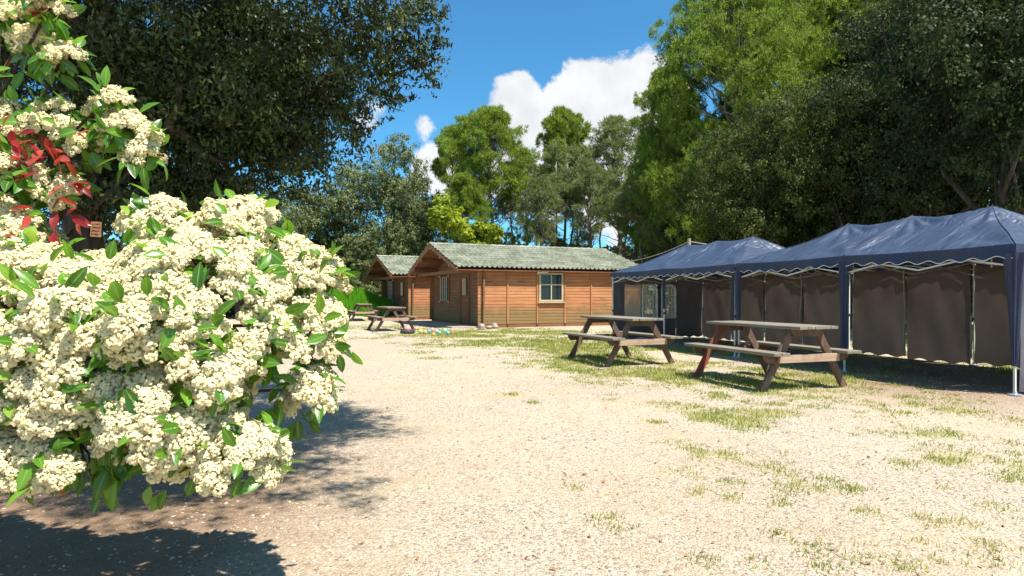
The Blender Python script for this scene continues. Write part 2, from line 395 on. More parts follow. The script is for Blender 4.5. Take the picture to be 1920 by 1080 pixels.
vor = t.node('ShaderNodeTexVoronoi'); t.put(vor, 'Vector', co); t.put(vor, 'Scale', 85)
vor2 = t.node('ShaderNodeTexVoronoi'); t.put(vor2, 'Vector', co); t.put(vor2, 'Scale', 40)
peb = t.node('ShaderNodeSeparateColor'); t.put(peb, 0, vor.outputs['Color'])
peb2 = t.node('ShaderNodeSeparateColor'); t.put(peb2, 0, vor2.outputs['Color'])
big = t.noise(co, .55, 5, .6); mid = t.noise(co, 2.6, 5, .65)
sand = t.mix(t.step(mid, .3, .7), (.42, .325, .205), (.52, .43, .295))
grav = t.ramp(peb.outputs[0], [(0, (.13, .105, .08)), (.12, (.29, .24, .18)), (.35, (.43, .365, .275)), (.75, (.54, .48, .385)), (1, (.38, .25, .165))])
c = t.mix(t.step(t.math('ADD', big, t.math('MULTIPLY', mid, .35)), .50, .78, .30, .92), sand, grav)
c = t.mix(t.step(peb2.outputs[1], .90, .93, 0, .5), c, (.22, .16, .12))
c = t.mix(t.math('MULTIPLY', t.attr('soil_shade'), .85), c, t.mix(mid, (.15, .085, .048), (.31, .20, .12)))
gr = t.attr('grass')
gm = t.step(t.math('ADD', gr, t.math('MULTIPLY', t.math('SUBTRACT', t.noise(co, 14, 4, .7), .5), .9)), .25, .85, 0, .85)
c = t.mix(gm, c, t.mix(t.step(t.noise(co, 1.5, 4, .7), .35, .65), (.21, .23, .05), (.38, .32, .15)))
c = t.mix(t.step(t.noise(co, 45, 3, .8), .63, .70, 0, .75), c, (.12, .085, .055))
c = t.mix(t.step(t.noise(t.scalevec(co, (1, .6, 1)), 6, 6, .8), .58, .72, 0, .45), c, (.30, .20, .125))
t.put(b, 'Base Color', c); t.put(b, 'Roughness', .95); t.put(b, 'Specular IOR Level', .1)
hh = t.math('ADD', t.math('MULTIPLY', vor.outputs['Distance'], -.5), t.math('ADD', t.math('MULTIPLY', t.noise(co, 30, 5, .7), .8), t.math('MULTIPLY', vor2.outputs['Distance'], -.4)))
t.put(b, 'Normal', t.bump(hh, .018, .9)); M['ground'] = m
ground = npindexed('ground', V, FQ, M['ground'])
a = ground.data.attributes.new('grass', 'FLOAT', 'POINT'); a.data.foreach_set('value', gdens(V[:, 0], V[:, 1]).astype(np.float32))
soil_shade = np.clip(1.9 * np.exp(-(((V[:, 0] + 2.6) / 1.35) ** 2 + ((V[:, 1] - 3.0) / 2.2) ** 2)) + 1.1 * np.exp(-(((V[:, 0] - 5.6) / 1.5) ** 2 + ((V[:, 1] - 9.4) / 2.6) ** 2)) + .5 * (fbm(V[:, 0], V[:, 1], 2.5, 8) - .45), 0, 1)  # brown soil and litter, made darker at front left to deepen the shade
a = ground.data.attributes.new('soil_shade', 'FLOAT', 'POINT'); a.data.foreach_set('value', soil_shade.astype(np.float32))
tag(ground, kind='structure')

# loose stones near the camera
def gravel_field():
    n = 42000
    y = 1.9 + 9.5 * RNG.random(n) ** 1.5; x = (RNG.random(n) - .5) * 2 * (y * .86 + .3)
    keep = (fbm(x, y, .8, 21) > .36) ; x, y = x[keep], y[keep]; k2 = RNG.random(len(x)) > .8 * np.exp(-(((x + 2.6) / 1.5) ** 2 + ((y - 3.0) / 2) ** 2)); x, y = x[k2], y[k2]; n = len(x)
    r = .0028 + .0062 * RNG.random(n) ** 2.5; r = r * (1 + y * .05)
    octa = np.array([[1, 0, 0], [0, 1, 0], [-1, 0, 0], [0, -1, 0], [0, 0, 1], [0, 0, -1]], float)
    tri = np.array([[0, 1, 4], [1, 2, 4], [2, 3, 4], [3, 0, 4]])
    P = octa[None] * (1 + .5 * (RNG.random((n, 6, 1)) - .5)) * r[:, None, None]
    P[:, :, 2] *= .6; P += (RNG.random((n, 6, 3)) - .5) * r[:, None, None] * .5
    a = RNG.random(n) * 6.28; ca, sa = np.cos(a)[:, None], np.sin(a)[:, None]
    X = P[:, :, 0] * ca * 1.3 - P[:, :, 1] * sa; Yv = P[:, :, 0] * sa * 1.3 + P[:, :, 1] * ca
    P = np.stack([X + x[:, None], Yv + y[:, None], P[:, :, 2] + (r * .15)[:, None] + gheight(x, y)[:, None]], -1)
    V = P[:, tri].reshape(-1, 3)
    o = npmesh('gravel', V, 3, M['gravel'], rnd=np.repeat(RNG.random(n), 4))
    tag(o, 'pale crushed gravel scattered loose over the sunlit yard', 'gravel', kind='stuff')
gravel_field()

def blades(x, y, h, wd, lean=.5):
    n = len(x); a = RNG.random(n) * 6.28; z = gheight(x, y)
    V = np.empty((n, 3, 3)); dx, dy = np.cos(a) * wd / 2, np.sin(a) * wd / 2
    V[:, 0] = np.stack([x - dx, y - dy, z], -1); V[:, 1] = np.stack([x + dx, y + dy, z], -1)
    b = RNG.random(n) * 6.28; l = lean * h * RNG.random(n)
    V[:, 2] = np.stack([x + np.cos(b) * l, y + np.sin(b) * l, z + h], -1)
    return V.reshape(-1, 3)
def grass_field():
    n = 90000
    y = 2.2 + 24 * RNG.random(n) ** 1.25; x = (RNG.random(n) - .5) * 2 * (y * .84 + .2)
    d = gdens(x, y); k = RNG.random(n) < d ** 1.3 * .95
    x, y, d = x[k], y[k], d[k]
    # single weeds seen on the bare gravel
    wp = [(1130, 970), (1155, 992), (1320, 1045), (1420, 1058), (1515, 1030), (1560, 1068), (1630, 1035), (1730, 1018), (1475, 945), (1480, 928), (1760, 912), (1745, 978), (1630, 960), (1855, 1025), (1900, 850), (1380, 935), (1310, 920), (1085, 915), (1380, 770), (1230, 790), (1300, 760),
          (1690, 870), (1600, 915), (1550, 900), (1820, 985), (1370, 905), (1790, 1055), (1880, 1050), (1900, 900), (1700, 1060), (1600, 1050), (1450, 1000), (960, 740), (1000, 755)]
    wx, wy = [], []
    for px, py in wp:
        p = gp(px, py)
        for _ in range(int(4 + RNG.random() * 9)): wx.append(p.x + RNG.normal() * .035); wy.append(p.y + RNG.normal() * .045)
    x = np.concatenate([x, wx]); y = np.concatenate([y, wy]); d = np.concatenate([d, np.full(len(wx), .45)])
    nb = 9; sp = .018 + .004 * y
    X = np.repeat(x, nb) + RNG.normal(size=len(x) * nb) * np.repeat(sp, nb); Yv = np.repeat(y, nb) + RNG.normal(size=len(x) * nb) * np.repeat(sp, nb)
    ys = np.repeat(y, nb); h = (.008 + .030 * RNG.random(len(X))) * (.5 + .7 * np.repeat(d, nb)) * (1 + .035 * ys); wd = .0035 + .0011 * ys
    dry = fbm(np.repeat(x, nb), ys, .7, 31)
    rnd = np.clip(RNG.random(len(X)) * .6 + (dry - .28) * 1.2, 0, 1)
    o = npmesh('grass', blades(X, Yv, h, wd, 1.0), 3, M['grass'], rnd=rnd)
    tag(o, 'short patchy grass, partly dried, growing through the gravel', 'grass', kind='stuff')
    n = 26000; x = -13.5 + 7.0 * RNG.random(n); y = 32.4 + 5.6 * RNG.random(n)
    o = npmesh('tall_grass', blades(x, y, .25 + .5 * RNG.random(n), .05, .5), 3, M['lushgrass'], rnd=RNG.random(n))
    tag(o, 'lush bright green tall grass on the bank beside the far cabin', 'grass', kind='stuff')
    n = 260; y = 2.5 + 9 * RNG.random(n) ** 1.3; x = (RNG.random(n) - .5) * 1.6 * y
    c = np.stack([x, y, gheight(x, y) + .008], -1); d = rdir(n); d[:, 2] *= .2; d = unit(d); nr = np.array([[0, 0, 1.]]) + .5 * rdir(n)
    o = npmesh('fallen_leaves', leaf_quads(c, d, unit(nr), .022 + .03 * RNG.random(n), .012 + .012 * RNG.random(n)), 4, M['dryleaf'], rnd=RNG.random(n))
    tag(o, 'dry brown leaves fallen on the gravel', 'leaves', kind='stuff')
grass_field()

# ------------------------------------------------------------------ cabins
CA = math.atan2(.403, .915)
def log_wall(mb, axis, const, a0, a1, z0, z1, openings=(), thick=.07, pitch=.125, top=None, jit=True):
    """horizontal boards with chamfered edges; axis 'x' runs along x at y=const"""
    z = z0; ch = .017
    while z < z1 - .01:
        zt = min(z + pitch, z1)
        s0, s1 = a0, a1
        if top:
            s0, s1 = top(zt - .02)
            if s1 - s0 < .1: break
        segs = [(s0, s1)]
        for (o0, o1, oz0, oz1) in openings:
            if zt > oz0 + .02 and z < oz1 - .02:
                new = []
                for (p, q) in segs:
                    if o1 <= p or o0 >= q: new.append((p, q)); continue
                    if o0 - p > .02: new.append((p, o0))
                    if q - o1 > .02: new.append((o1, q))
                segs = new
        off = random.uniform(-.002, .002) if jit else 0
        for (p, q) in segs:
            h = thick / 2
            prof = [(-h + ch, z), (h - ch, z), (h, z + ch), (h, zt - ch), (h - ch, zt), (-h + ch, zt), (-h, zt - ch), (-h, z + ch)]
            if axis == 'x': mb.prism([(const + off + a, b) for a, b in prof], p, q, 'x')
            else: mb.prism([(const + off + a, b) for a, b in prof], p, q, 'y')
        z = zt
CW, CL = 6.3, 7.15            # gable width, length
RX0, RX1, OV = -1.15, 7.35, .36
ZE, ZR = 2.19, 3.30
def make_cabin(loc):
    root = empty('cabin', loc, CA)
    # walls
    zt = 2.24
    mb = MB(); log_wall(mb, 'x', 0, -.2, CL + .15, .12, zt, [(2.38, 3.34, 1.03, 2.06)]); mb.build('wall', M['log'], root)
    mb = MB(); log_wall(mb, 'x', CW, -.2, CL + .15, .12, zt); mb.build('wall', M['log'], root)
    slope = (ZR - ZE) / (CW / 2 + OV)
    def tri(z):
        if z < zt: return (-.16, CW + .16)
        q = (z - ZE + .05) / slope - OV; return (q, CW - q)
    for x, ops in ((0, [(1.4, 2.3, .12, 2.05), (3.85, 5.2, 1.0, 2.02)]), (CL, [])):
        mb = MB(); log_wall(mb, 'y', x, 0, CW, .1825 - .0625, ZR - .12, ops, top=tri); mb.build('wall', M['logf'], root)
    mb = MB()   # base sill
    mb.box((CL / 2, .0, .06), (CL + .2, .10, .115)); mb.box((CL / 2, CW, .06), (CL + .2, .10, .115)); mb.box((0, CW / 2, .06), (.10, CW - .12, .115)); mb.box((CL, CW / 2, .06), (.10, CW - .12, .115))
    mb.build('base_beam', M['dwood'], root)
    mb = MB(); mb.box((CL / 2, CW / 2, .08), (CL - .15, CW - .15, .06)); mb.build('floor_board', M['dark'], root)
    # roof with stepped wavy tiles
    import bmesh
    rows = 10; run = CW / 2 + OV
    def roof_side(sgn):
        vs, fs = [], []
        nu = int((RX1 - RX0) / .2) * 8
        strips = []
        for r in range(rows):
            strips += [(r / rows, .0), ((r + .96) / rows, .036), ((r + .999) / rows, .036 if r < rows - 0 else 0)]
        strips.append((1.0, .0))
        for (t_, _) in strips: pass
        rowsv = []
        for r in range(rows):
            a_, b_ = r / rows, (r + 1) / rows
            rowsv += [(a_ + .001, .0, r), (a_ + (b_ - a_) * .5, .028, r), (b_ - .001, .062, r)]
        rowsv2 = []
        for k, (t_, dz, r) in enumerate(rowsv):
            rowsv2.append((t_, dz))
        for j, (t_, dz) in enumerate(rowsv2):
            for i in range(nu + 1):
                x = RX0 + (RX1 - RX0) * i / nu
                ph = 2 * math.pi * (x - RX0) / .2
                wv = .036 * math.cos(ph) + .008 * math.cos(2 * ph)
                jt = .004 * math.sin(i // 8 * 12.9 + (j // 3) * 78.2)
                yy = -OV + run * (1 - t_) if False else (CW / 2 - run * t_)
                z = ZR - (ZR - ZE) * t_ + dz + wv + jt
                y = yy if sgn < 0 else CW - yy
                vs.append((x, y, z + .05))
        n = nu + 1
        for j in range(len(rowsv2) - 1):
            for i in range(nu): fs.append((j * n + i, j * n + i + 1, (j + 1) * n + i + 1, (j + 1) * n + i))
        mb = MB(); mb.v = vs; mb.f = fs
        ro = mb.build('roof', M['tile'], root)
        md = ro.modifiers.new('thickness', 'SOLIDIFY'); md.thickness = .018; md.offset = -1
        return ro
    r1 = roof_side(-1); roof_side(1)
    mb = MB()   # ridge caps
    x = RX0 - .01
    k = 0
    while x < RX1 - .2:
        L = .34; pts = []
        mb.grid(lambda u, v, x=x: (x + u * (L + .03), CW / 2 + .13 * math.sin((v - .5) * 2.6), ZR + .015 + .10 * math.cos((v - .5) * 2.6) + (1 - u) * .018), 1, 8)
        x += L
    mb.build('ridge_cap', M['tile'], r1)
    mb = MB()   # roof deck boards under the tiles
    for sgn in (-1, 1):
        y0 = CW / 2; y1 = CW / 2 + sgn * (run - .04)
        for (za, th) in ((-.035, .02),):
            vs = [(RX0 + .04, y0, ZR + za), (RX1 - .04, y0, ZR + za), (RX1 - .04, y1, ZE + za + .012), (RX0 + .04, y1, ZE + za + .012)]
            vs += [(a, b, c - th) for a, b, c in vs]
            mb.add(vs, [(0, 1, 2, 3), (7, 6, 5, 4), (0, 4, 5, 1), (1, 5, 6, 2), (2, 6, 7, 3), (3, 7, 4, 0)])
    mb.build('roof_deck', M['dwood'], root)
    for x in (RX0 + .015, RX1 - .015):   # barge boards
        for sgn in (-1, 1):
            p = (x, CW / 2, ZR - .03); q = (x, CW / 2 + sgn * (run + .03), ZE - .045)
            MB().bar(p, q, .03, .15).build('barge_board', M['trimwood'], root)
            MB().bar((x - .022, p[1], p[2] + .065), (x - .022, q[1], q[2] + .065), .018, .04).build('barge_trim', M['trimwood'], root)
    for yy in (CW / 2, CW / 2 - 1.35, CW / 2 + 1.35, CW / 2 - 2.5, CW / 2 + 2.5):   # purlins
        z = ZR - .14 - abs(yy - CW / 2) * slope
        MB().box(((RX0 + RX1) / 2, yy, z), (RX1 - RX0 - .06, .075, .14)).build('purlin', M['dwood'], root)
        MB().box((RX0 + .026, yy, z), (.014, .072, .135)).build('purlin_end', M['purlin'], root)
    MB().bar((-.78, .2, 2.14), (-.78, CW - .2, 2.14), .09, .13).build('tie_beam', M['dwood'], root)
    for yy in (.1, CW - .1): MB().bar((-.9, yy, 2.13), (.1, yy, 2.13), .09, .14, bev=.01).build('eave_beam', M['dwood'], root)
    # battens on the long side with black shoes
    for s in (1.0, 2.25, 3.47, 4.68, 5.9):
        bt = MB().box((s, -.056, 1.17), (.06, .035, 2.1), bev=.004).build('batten', M['batten'], root)
        MB().box((s, -.062, .11), (.075, .055, .05), bev=.008).build('batten_shoe', M['dsteel'], bt)
    # side window
    def window(x0, x1, z0, z1):
        f = MB(); y = -.05
        for (c, d) in (((x0 - .03, z0 - .0), 0),): pass
        w_ = .07
        f.box(((x0 + x1) / 2, y, z1 + w_ / 2 - .02), (x1 - x0 + 2 * w_ - .04, .05, w_)); f.box(((x0 + x1) / 2, y, z0 - w_ / 2 + .02), (x1 - x0 + 2 * w_ - .04, .05, w_))
        for xx in (x0 - w_ / 2 + .02, x1 + w_ / 2 - .02): f.box((xx, y - .002, (z0 + z1) / 2), (w_, .05, z1 - z0 - .04))
        fo = f.build('window', M['frame'], root)
        MB().box(((x0 + x1) / 2, y - .035, z0 - .085), (x1 - x0 + .24, .10, .035), bev=.006).build('sill', M['frame'], fo)
        mm = MB(); mm.box(((x0 + x1) / 2, y - .006, (z0 + z1) / 2), (.05, .03, z1 - z0 - .05)); mm.box(((x0 + x1) / 2, y - .004, (z0 + z1) / 2 + .1), (x1 - x0 - .05, .03, .045)); mm.build('glazing_bar', M['frame'], fo)
        MB().box(((x0 + x1) / 2, y + .035, (z0 + z1) / 2), (x1 - x0 - .01, .008, z1 - z0 - .01)).build('pane', M['glass'], fo)
        sh = MB(); sh.grid(lambda u, v: (x0 + .05 + u * (x1 - x0 - .1), .08 + .012 * math.sin(u * 40), z1 - .05 - v * .42), 60, 2); sh.build('curtain', simple('grey_curtain', (.22, .23, .27), .9), fo)
    window(2.38, 3.34, 1.03, 2.06)
    lamp = MB().box((2.26, -.12, 2.10), (.05, .10, .10), bev=.01).build('wall_lamp', M['trim'], root)
    MB().bar((2.30, -.15, 2.12), (2.66, -.15, 2.12), .035, .03).build('lamp_tube', M['trim'], lamp)
    # front: barred window and door
    def bars(x, y0, y1, z0, z1, n, parent):
        b_ = MB()
        for k in range(n):
            yy = y0 + (y1 - y0) * (k + .5) / n; pts = []
            for j in range(25):
                q = j / 24; pts.append((x + .0, yy, z0 + (z1 - z0) * q))
            b_.tube(pts, [.013 + .016 * abs(math.sin(j * 1.3)) for j in range(25)], 6)
        b_.build('window_bar', M['strap'], parent)
    f = MB(); y0, y1, z0, z1 = 3.85, 5.2, 1.0, 2.02
    for yy in (y0, y1): f.box((-.055, yy, (z0 + z1) / 2), (.05, .08, z1 - z0 + .14))
    for zz in (z0 - .03, z1 + .03): f.box((-.052, (y0 + y1) / 2, zz), (.05, y1 - y0 - .08, .07))
    fo = f.build('window', M['dwood'], root)
    MB().box((.02, (y0 + y1) / 2, (z0 + z1) / 2), (.01, y1 - y0, z1 - z0)).build('pane', M['glass'], fo)
    bars(-.10, y0 + .1, y1 - .1, z0 - .02, z1 + .02, 4, fo)
    co_ = MB()
    for yy in (y0 + .03, y1 - .03):
        for zz in (z0 - .05, z1 + .05): co_.box((-.095, yy, zz), (.03, .07, .07), bev=.01)
    co_.build('bar_bracket', M['strap'], fo)
    d = MB(); 
    for k in range(6): d.box((-.02 - .002 * (k % 2), 1.4 + .15 * (k + .5), .66), (.05, .146, 1.06), bev=.004)
    d.box((-.02, 1.475, 1.62), (.05, .146, .84)); d.box((-.02, 2.225, 1.62), (.05, .146, .84)); d.box((-.021, 1.85, 1.99), (.05, .60, .10))
    do = d.build('door', M['dwood'], root)
    fr = MB()
    for yy in (1.36, 2.34): fr.box((-.055, yy, 1.08), (.045, .08, 1.94))
    fr.box((-.055, 1.85, 2.085), (.045, 1.06, .07)); fr.build('door_frame', M['dwood'], do)
    MB().box((.0, 1.85, 1.56), (.008, .6, .74)).build('pane', M['glass'], do)
    bars(-.08, 1.62, 2.08, 1.22, 1.92, 3, do)
    MB().tube([(-.05, 1.50, 1.05), (-.10, 1.50, 1.05), (-.10, 1.60, 1.05)], .012, 6).build('handle', M['steel'], do)
    return root
C1 = Vector((-1.1, 23.6, 0)); Lv = Vector((.915, .403, 0)); Gv = Vector((-.403, .915, 0))
cab = make_cabin(C1)
tag(cab, 'nearer wooden cabin with four paned side window lit by the sun', 'cabin', 'wooden cabins behind the yard')
cab2 = copy_tree(cab); cab2.location = C1 + Gv * 8.9 - Lv * .35
tag(cab2, 'farther wooden cabin half hidden behind the nearer one', 'cabin', 'wooden cabins behind the yard')
def terrace(loc, lab):
    o = MB().box((-.62, CW / 2, .025), (1.15, CW - .1, .07), bev=.012).build('concrete_slab', M['concrete'])
    o.location = loc; o.rotation_euler = (0, 0, CA); tag(o, lab, 'slab')
terrace(C1, 'thin concrete slab before the door of the nearer cabin'); terrace(cab2.location, 'thin concrete slab before the door of the farther cabin')

# ------------------------------------------------------------------ gazebo tents
TA = math.atan2(.335, .942); dv = Vector((-.335, .942, 0)); nv = Vector((.942, .335, 0))
TW, TL, EZ, PZ = 3.0, 5.0, 1.83, 2.53
def canopy_z(x, y, seed=0):
    t_ = min(x / 1.5, (TW - x) / 1.5, y / 1.25, (TL - y) / 1.25); t_ = max(0, min(1, t_))
    edge_l = min(abs(x), abs(TW - x)) ; dy = min(abs(y - 0), abs(y - TL / 2), abs(y - TL))
    z = EZ + (PZ - EZ) * t_
    z -= .055 * math.sin(math.pi * min(1, t_)) * (.6 + .4 * math.sin(math.pi * min(1, max(0, (dy / 1.25)))))
    rid = max(0, t_ - .7) / .3
    if 1.25 < y < 3.75:
        z -= rid * .055 * abs(math.sin(math.pi * (y - 1.25) / 1.25))
    # tension folds fanning from the peaks
    for (px_, py_) in ((1.5, 1.25), (1.5, 2.5), (1.5, 3.75)):
        dx, dyy = x - px_, y - py_; r = math.hypot(dx, dyy) + 1e-3; a = math.atan2(dyy, dx)
        z += .024 * math.sin(a * 11 + seed + math.sin(a * 3 + seed) * 2) * math.exp(-((r - .45) / .38) ** 2)
    for (px_, py_) in ((0, 0), (TW, 0), (0, TL), (TW, TL), (0, TL / 2), (TW, TL / 2)):
        dx, dyy = x - px_, y - py_; r = math.hypot(dx, dyy) + 1e-3; a = math.atan2(dyy, dx)
        z += .026 * math.sin(a * 9 + seed * 2) * math.exp(-((r - .55) / .4) ** 2) * min(1, t_ * 4)
    z -= .02 * math.sin(math.pi * (y % 2.5) / 2.5) * max(0, 1 - t_ * 3)
    return z
def sidewall(mb, p0, p1, z0, z1, depth, nfold, seed, nu=60, nv_=26, gap=None):
    p0, p1 = Vector(p0), Vector(p1); d = (p1 - p0); nrm = Vector((-d.y, d.x, 0)).normalized()
    def fn(u, v):
        zz = z0 + (z1 - z0) * v - (.03 * math.sin(u * math.pi) if v > .98 else 0)
        sw = depth * (math.sin(u * nfold + seed + 1.3 * math.sin(v * 3 + seed)) * .5 + .5 * math.sin(u * nfold * .37 + v * 5 + seed * 2)) * math.sin(math.pi * min(1, u * 8) / 2) * math.sin(math.pi * min(1, (1 - u) * 8) / 2)
        sw += depth * .8 * math.sin((u * 7 + v * 9) + seed) * math.exp(-((v - .85) / .3) ** 2)
        sw += depth * .6 * math.sin((u * 7 - v * 8) + seed * 3) * math.sin(u * 3 + seed) + depth * .25 * math.sin(u * 17 + v * 9 * math.sin(seed * 5) + seed)
        p = p0 + d * u + nrm * sw
        if v < .01: zz += .02 * math.sin(u * 19 + seed)
        return (p.x, p.y, zz)
    mb.grid(fn, nu, nv_)
def curtain_leg(x, y, r0, r1, z0, z1, seed, parent):
    mb = MB(); nu, nv_ = 48, 16
    def fn(u, v):
        a = u * 2 * math.pi; z = z1 + (z0 - z1) * v; r = r0 + (r1 - r0) * v ** .7
        r *= 1 + .22 * math.sin(a * 7 + seed + v * 2) + .1 * math.sin(a * 3 + v * 4 + seed)
        return (x + math.cos(a) * r, y + math.sin(a) * r * 1.25, z)
    mb.grid(fn, nu, nv_); return mb.build('tied_curtain', M['valance'], parent, True)
def make_tent(loc, seed, near):
    root = empty('party_tent', loc, TA)
    mb = MB(); mb.grid(lambda u, v: (u * TW, v * TL, canopy_z(u * TW, v * TL, seed)), 90, 150)
    ca = mb.build('canopy', M['canopy'], root, True); md = ca.modifiers.new('thickness', 'SOLIDIFY'); md.thickness = .004
    for (c0, pk) in (((0, 0), (1.5, 1.25)), ((TW, 0), (1.5, 1.25)), ((0, TL), (1.5, 3.75)), ((TW, TL), (1.5, 3.75)), ((0, TL / 2), (1.5, TL / 2))):
        pts = [(c0[0] + (pk[0] - c0[0]) * q, c0[1] + (pk[1] - c0[1]) * q) for q in [k / 24 for k in range(25)]]
        MB().tube([(a_, b_, canopy_z(a_, b_, seed) + .006) for a_, b_ in pts], .005, 5).build('seam', M['canopy'], ca, True)
    # valance with scalloped hem and white piping
    peri = [((-.012, -.012), (-.012, TL + .012)), ((-.012, TL + .012), (TW + .012, TL + .012)), ((TW + .012, TL + .012), (TW + .012, -.012)), ((TW + .012, -.012), (-.012, -.012))]
    for k, (a_, b_) in enumerate(peri):
        a_, b_ = Vector((*a_, 0)), Vector((*b_, 0)); L = (b_ - a_).length; nsc = int(round(L / .30)); nu = nsc * 8
        nrm = Vector((b_.y - a_.y, -(b_.x - a_.x), 0)).normalized() * -1
        def hem(u): return .150 + .022 * math.sin(u * nsc * 2 * math.pi) + .010 * math.sin(u * 9 + seed)
        def topz(u):
            p = a_ + (b_ - a_) * u; return canopy_z(min(max(p.x, 0), TW), min(max(p.y, 0), TL), seed)
        mb = MB()
        def fn(u, v):
            p = a_ + (b_ - a_) * u + nrm * (.012 * math.sin(u * 23 + seed) * v + .006 * math.sin(u * nsc * math.pi * 2) * v)
            return (p.x, p.y, topz(u) + .002 - hem(u) * v)
        mb.grid(fn, nu, 4); vo = mb.build('valance', M['valance'], root, True)
        mb = MB(); mb.tube([(fn(i / nu, 1.0)) for i in range(nu + 1)], .0055, 6); mb.build('white_piping', M['trim'], vo, True)
    # legs
    for lx in (.03, TW - .03):
        for ly in (.03, TL / 2, TL - .03):
            l = MB(); l.box((lx, ly, 1.30), (.030, .030, 1.02)); l.box((lx, ly, .42), (.024, .024, .80)); lo = l.build('leg', M['whitemetal'], root)
            MB().box((lx, ly, .80), (.042, .042, .05), bev=.006).build('leg_clamp', M['dsteel'], lo)
            MB().tube([(lx, ly, .004), (lx, ly, .014), (lx, ly, .02), (lx, ly, .05)], [.075, .075, .03, .022], 16).build('foot_plate', M['steel'], lo)
    # scissor truss along the eaves
    def truss(p, q, n):
        p, q = Vector(p), Vector(q); mb = MB(); zt, zb = EZ - .045, EZ - .27
        for k in range(n):
            a_ = p + (q - p) * k / n; b_ = p + (q - p) * (k + 1) / n
            mb.bar((a_.x, a_.y, zt), (b_.x, b_.y, zb), .010, .022); off = (q - p).cross(Vector((0, 0, 1))).normalized() * .012
            mb.bar((a_.x + off.x, a_.y + off.y, zb), (b_.x + off.x, b_.y + off.y, zt), .010, .022)
        mb.build('truss', M['whitemetal'], root)
    for x in (.04, TW - .04): truss((x, .04, 0), (x, TL / 2, 0), 2); truss((x, TL / 2, 0), (x, TL - .04, 0), 2)
    for y in (.04, TL / 2, TL - .04): truss((.04, y, 0), (TW - .04, y, 0), 2)
    for y in (1.25, 3.75): MB().tube([(1.5, y, 1.62), (1.5, y, PZ - .02)], .016, 8).build('peak_pole', M['whitemetal'], root)
    for (c0, pk) in (((.03, .03), (1.5, 1.25)), ((TW - .03, .03), (1.5, 1.25)), ((.03, TL - .03), (1.5, 3.75)), ((TW - .03, TL - .03), (1.5, 3.75))):
        MB().bar((c0[0], c0[1], EZ - .06), (pk[0], pk[1], PZ - .13), .014, .022).build('hip_strut', M['whitemetal'], root)
    # back side walls, two panels each bay
    for (a_, b_, s_) in ((.05, 1.25, 1), (1.27, 2.47, 2), (2.53, 3.73, 3), (3.75, 4.95, 4)):
        mb = MB(); sidewall(mb, (TW - .07, a_, 0), (TW - .07, b_, 0), .012 + .014 * ((s_ * 7) % 3), 1.73, .022, 3.5 + s_ * .6, seed + s_ * 1.7)
        w_ = mb.build('side_wall', M['sidewall'], root, True)
    for yy in (1.26, 3.74):
        pts = [(TW - .13 + .01 * math.sin(k * .9), yy + .018 * math.sin(k * .8 + seed), 1.70 - k * .16) for k in range(11)]
        MB().tube(pts, .011, 6).build('zip_cord', M['strap'], root, True)
        MB().tube([pts[-1], (pts[-1][0], yy, .06)], [.012, .035], 8).build('cord_tassel', M['strap'], root, True)
    for yy in (TL / 2, TL - .08):
        MB().tube([(TW - .12, yy, .86), (TW - .13, yy - .02, .5), (TW - .12, yy - .01, .12)], [.012, .018, .014], 6).build('hanging_strap', M['strap'], root, True)
    return root
A0 = Vector((6.06, 7.57, 0))
tA = make_tent(A0, .7, True); tag(tA, 'nearest navy party tent, canopy cut off by the right picture edge', 'tent', 'navy party tents beside the yard')
B0 = A0 + dv * 5.06
tB = make_tent(B0, 2.9, False); tag(tB, 'farther navy party tent with arched windows, beside the cabin', 'tent', 'navy party tents beside the yard')
# front curtains tied to legs
for (tt, lx, ly, r0, r1, zb, sd) in ((tA, .03, .03, .085, .02, .35, 1), (tA, .02, TL / 2, .062, .036, .25, 2), (tA, .02, TL - .03, .05, .03, .70, 3), (tB, .03, .06, .04, .028, .7, 4), (tB, .02, TL / 2, .032, .024, .9, 5)):
    curtain_leg(lx, ly, r0, r1, zb, 1.72, sd, tt)
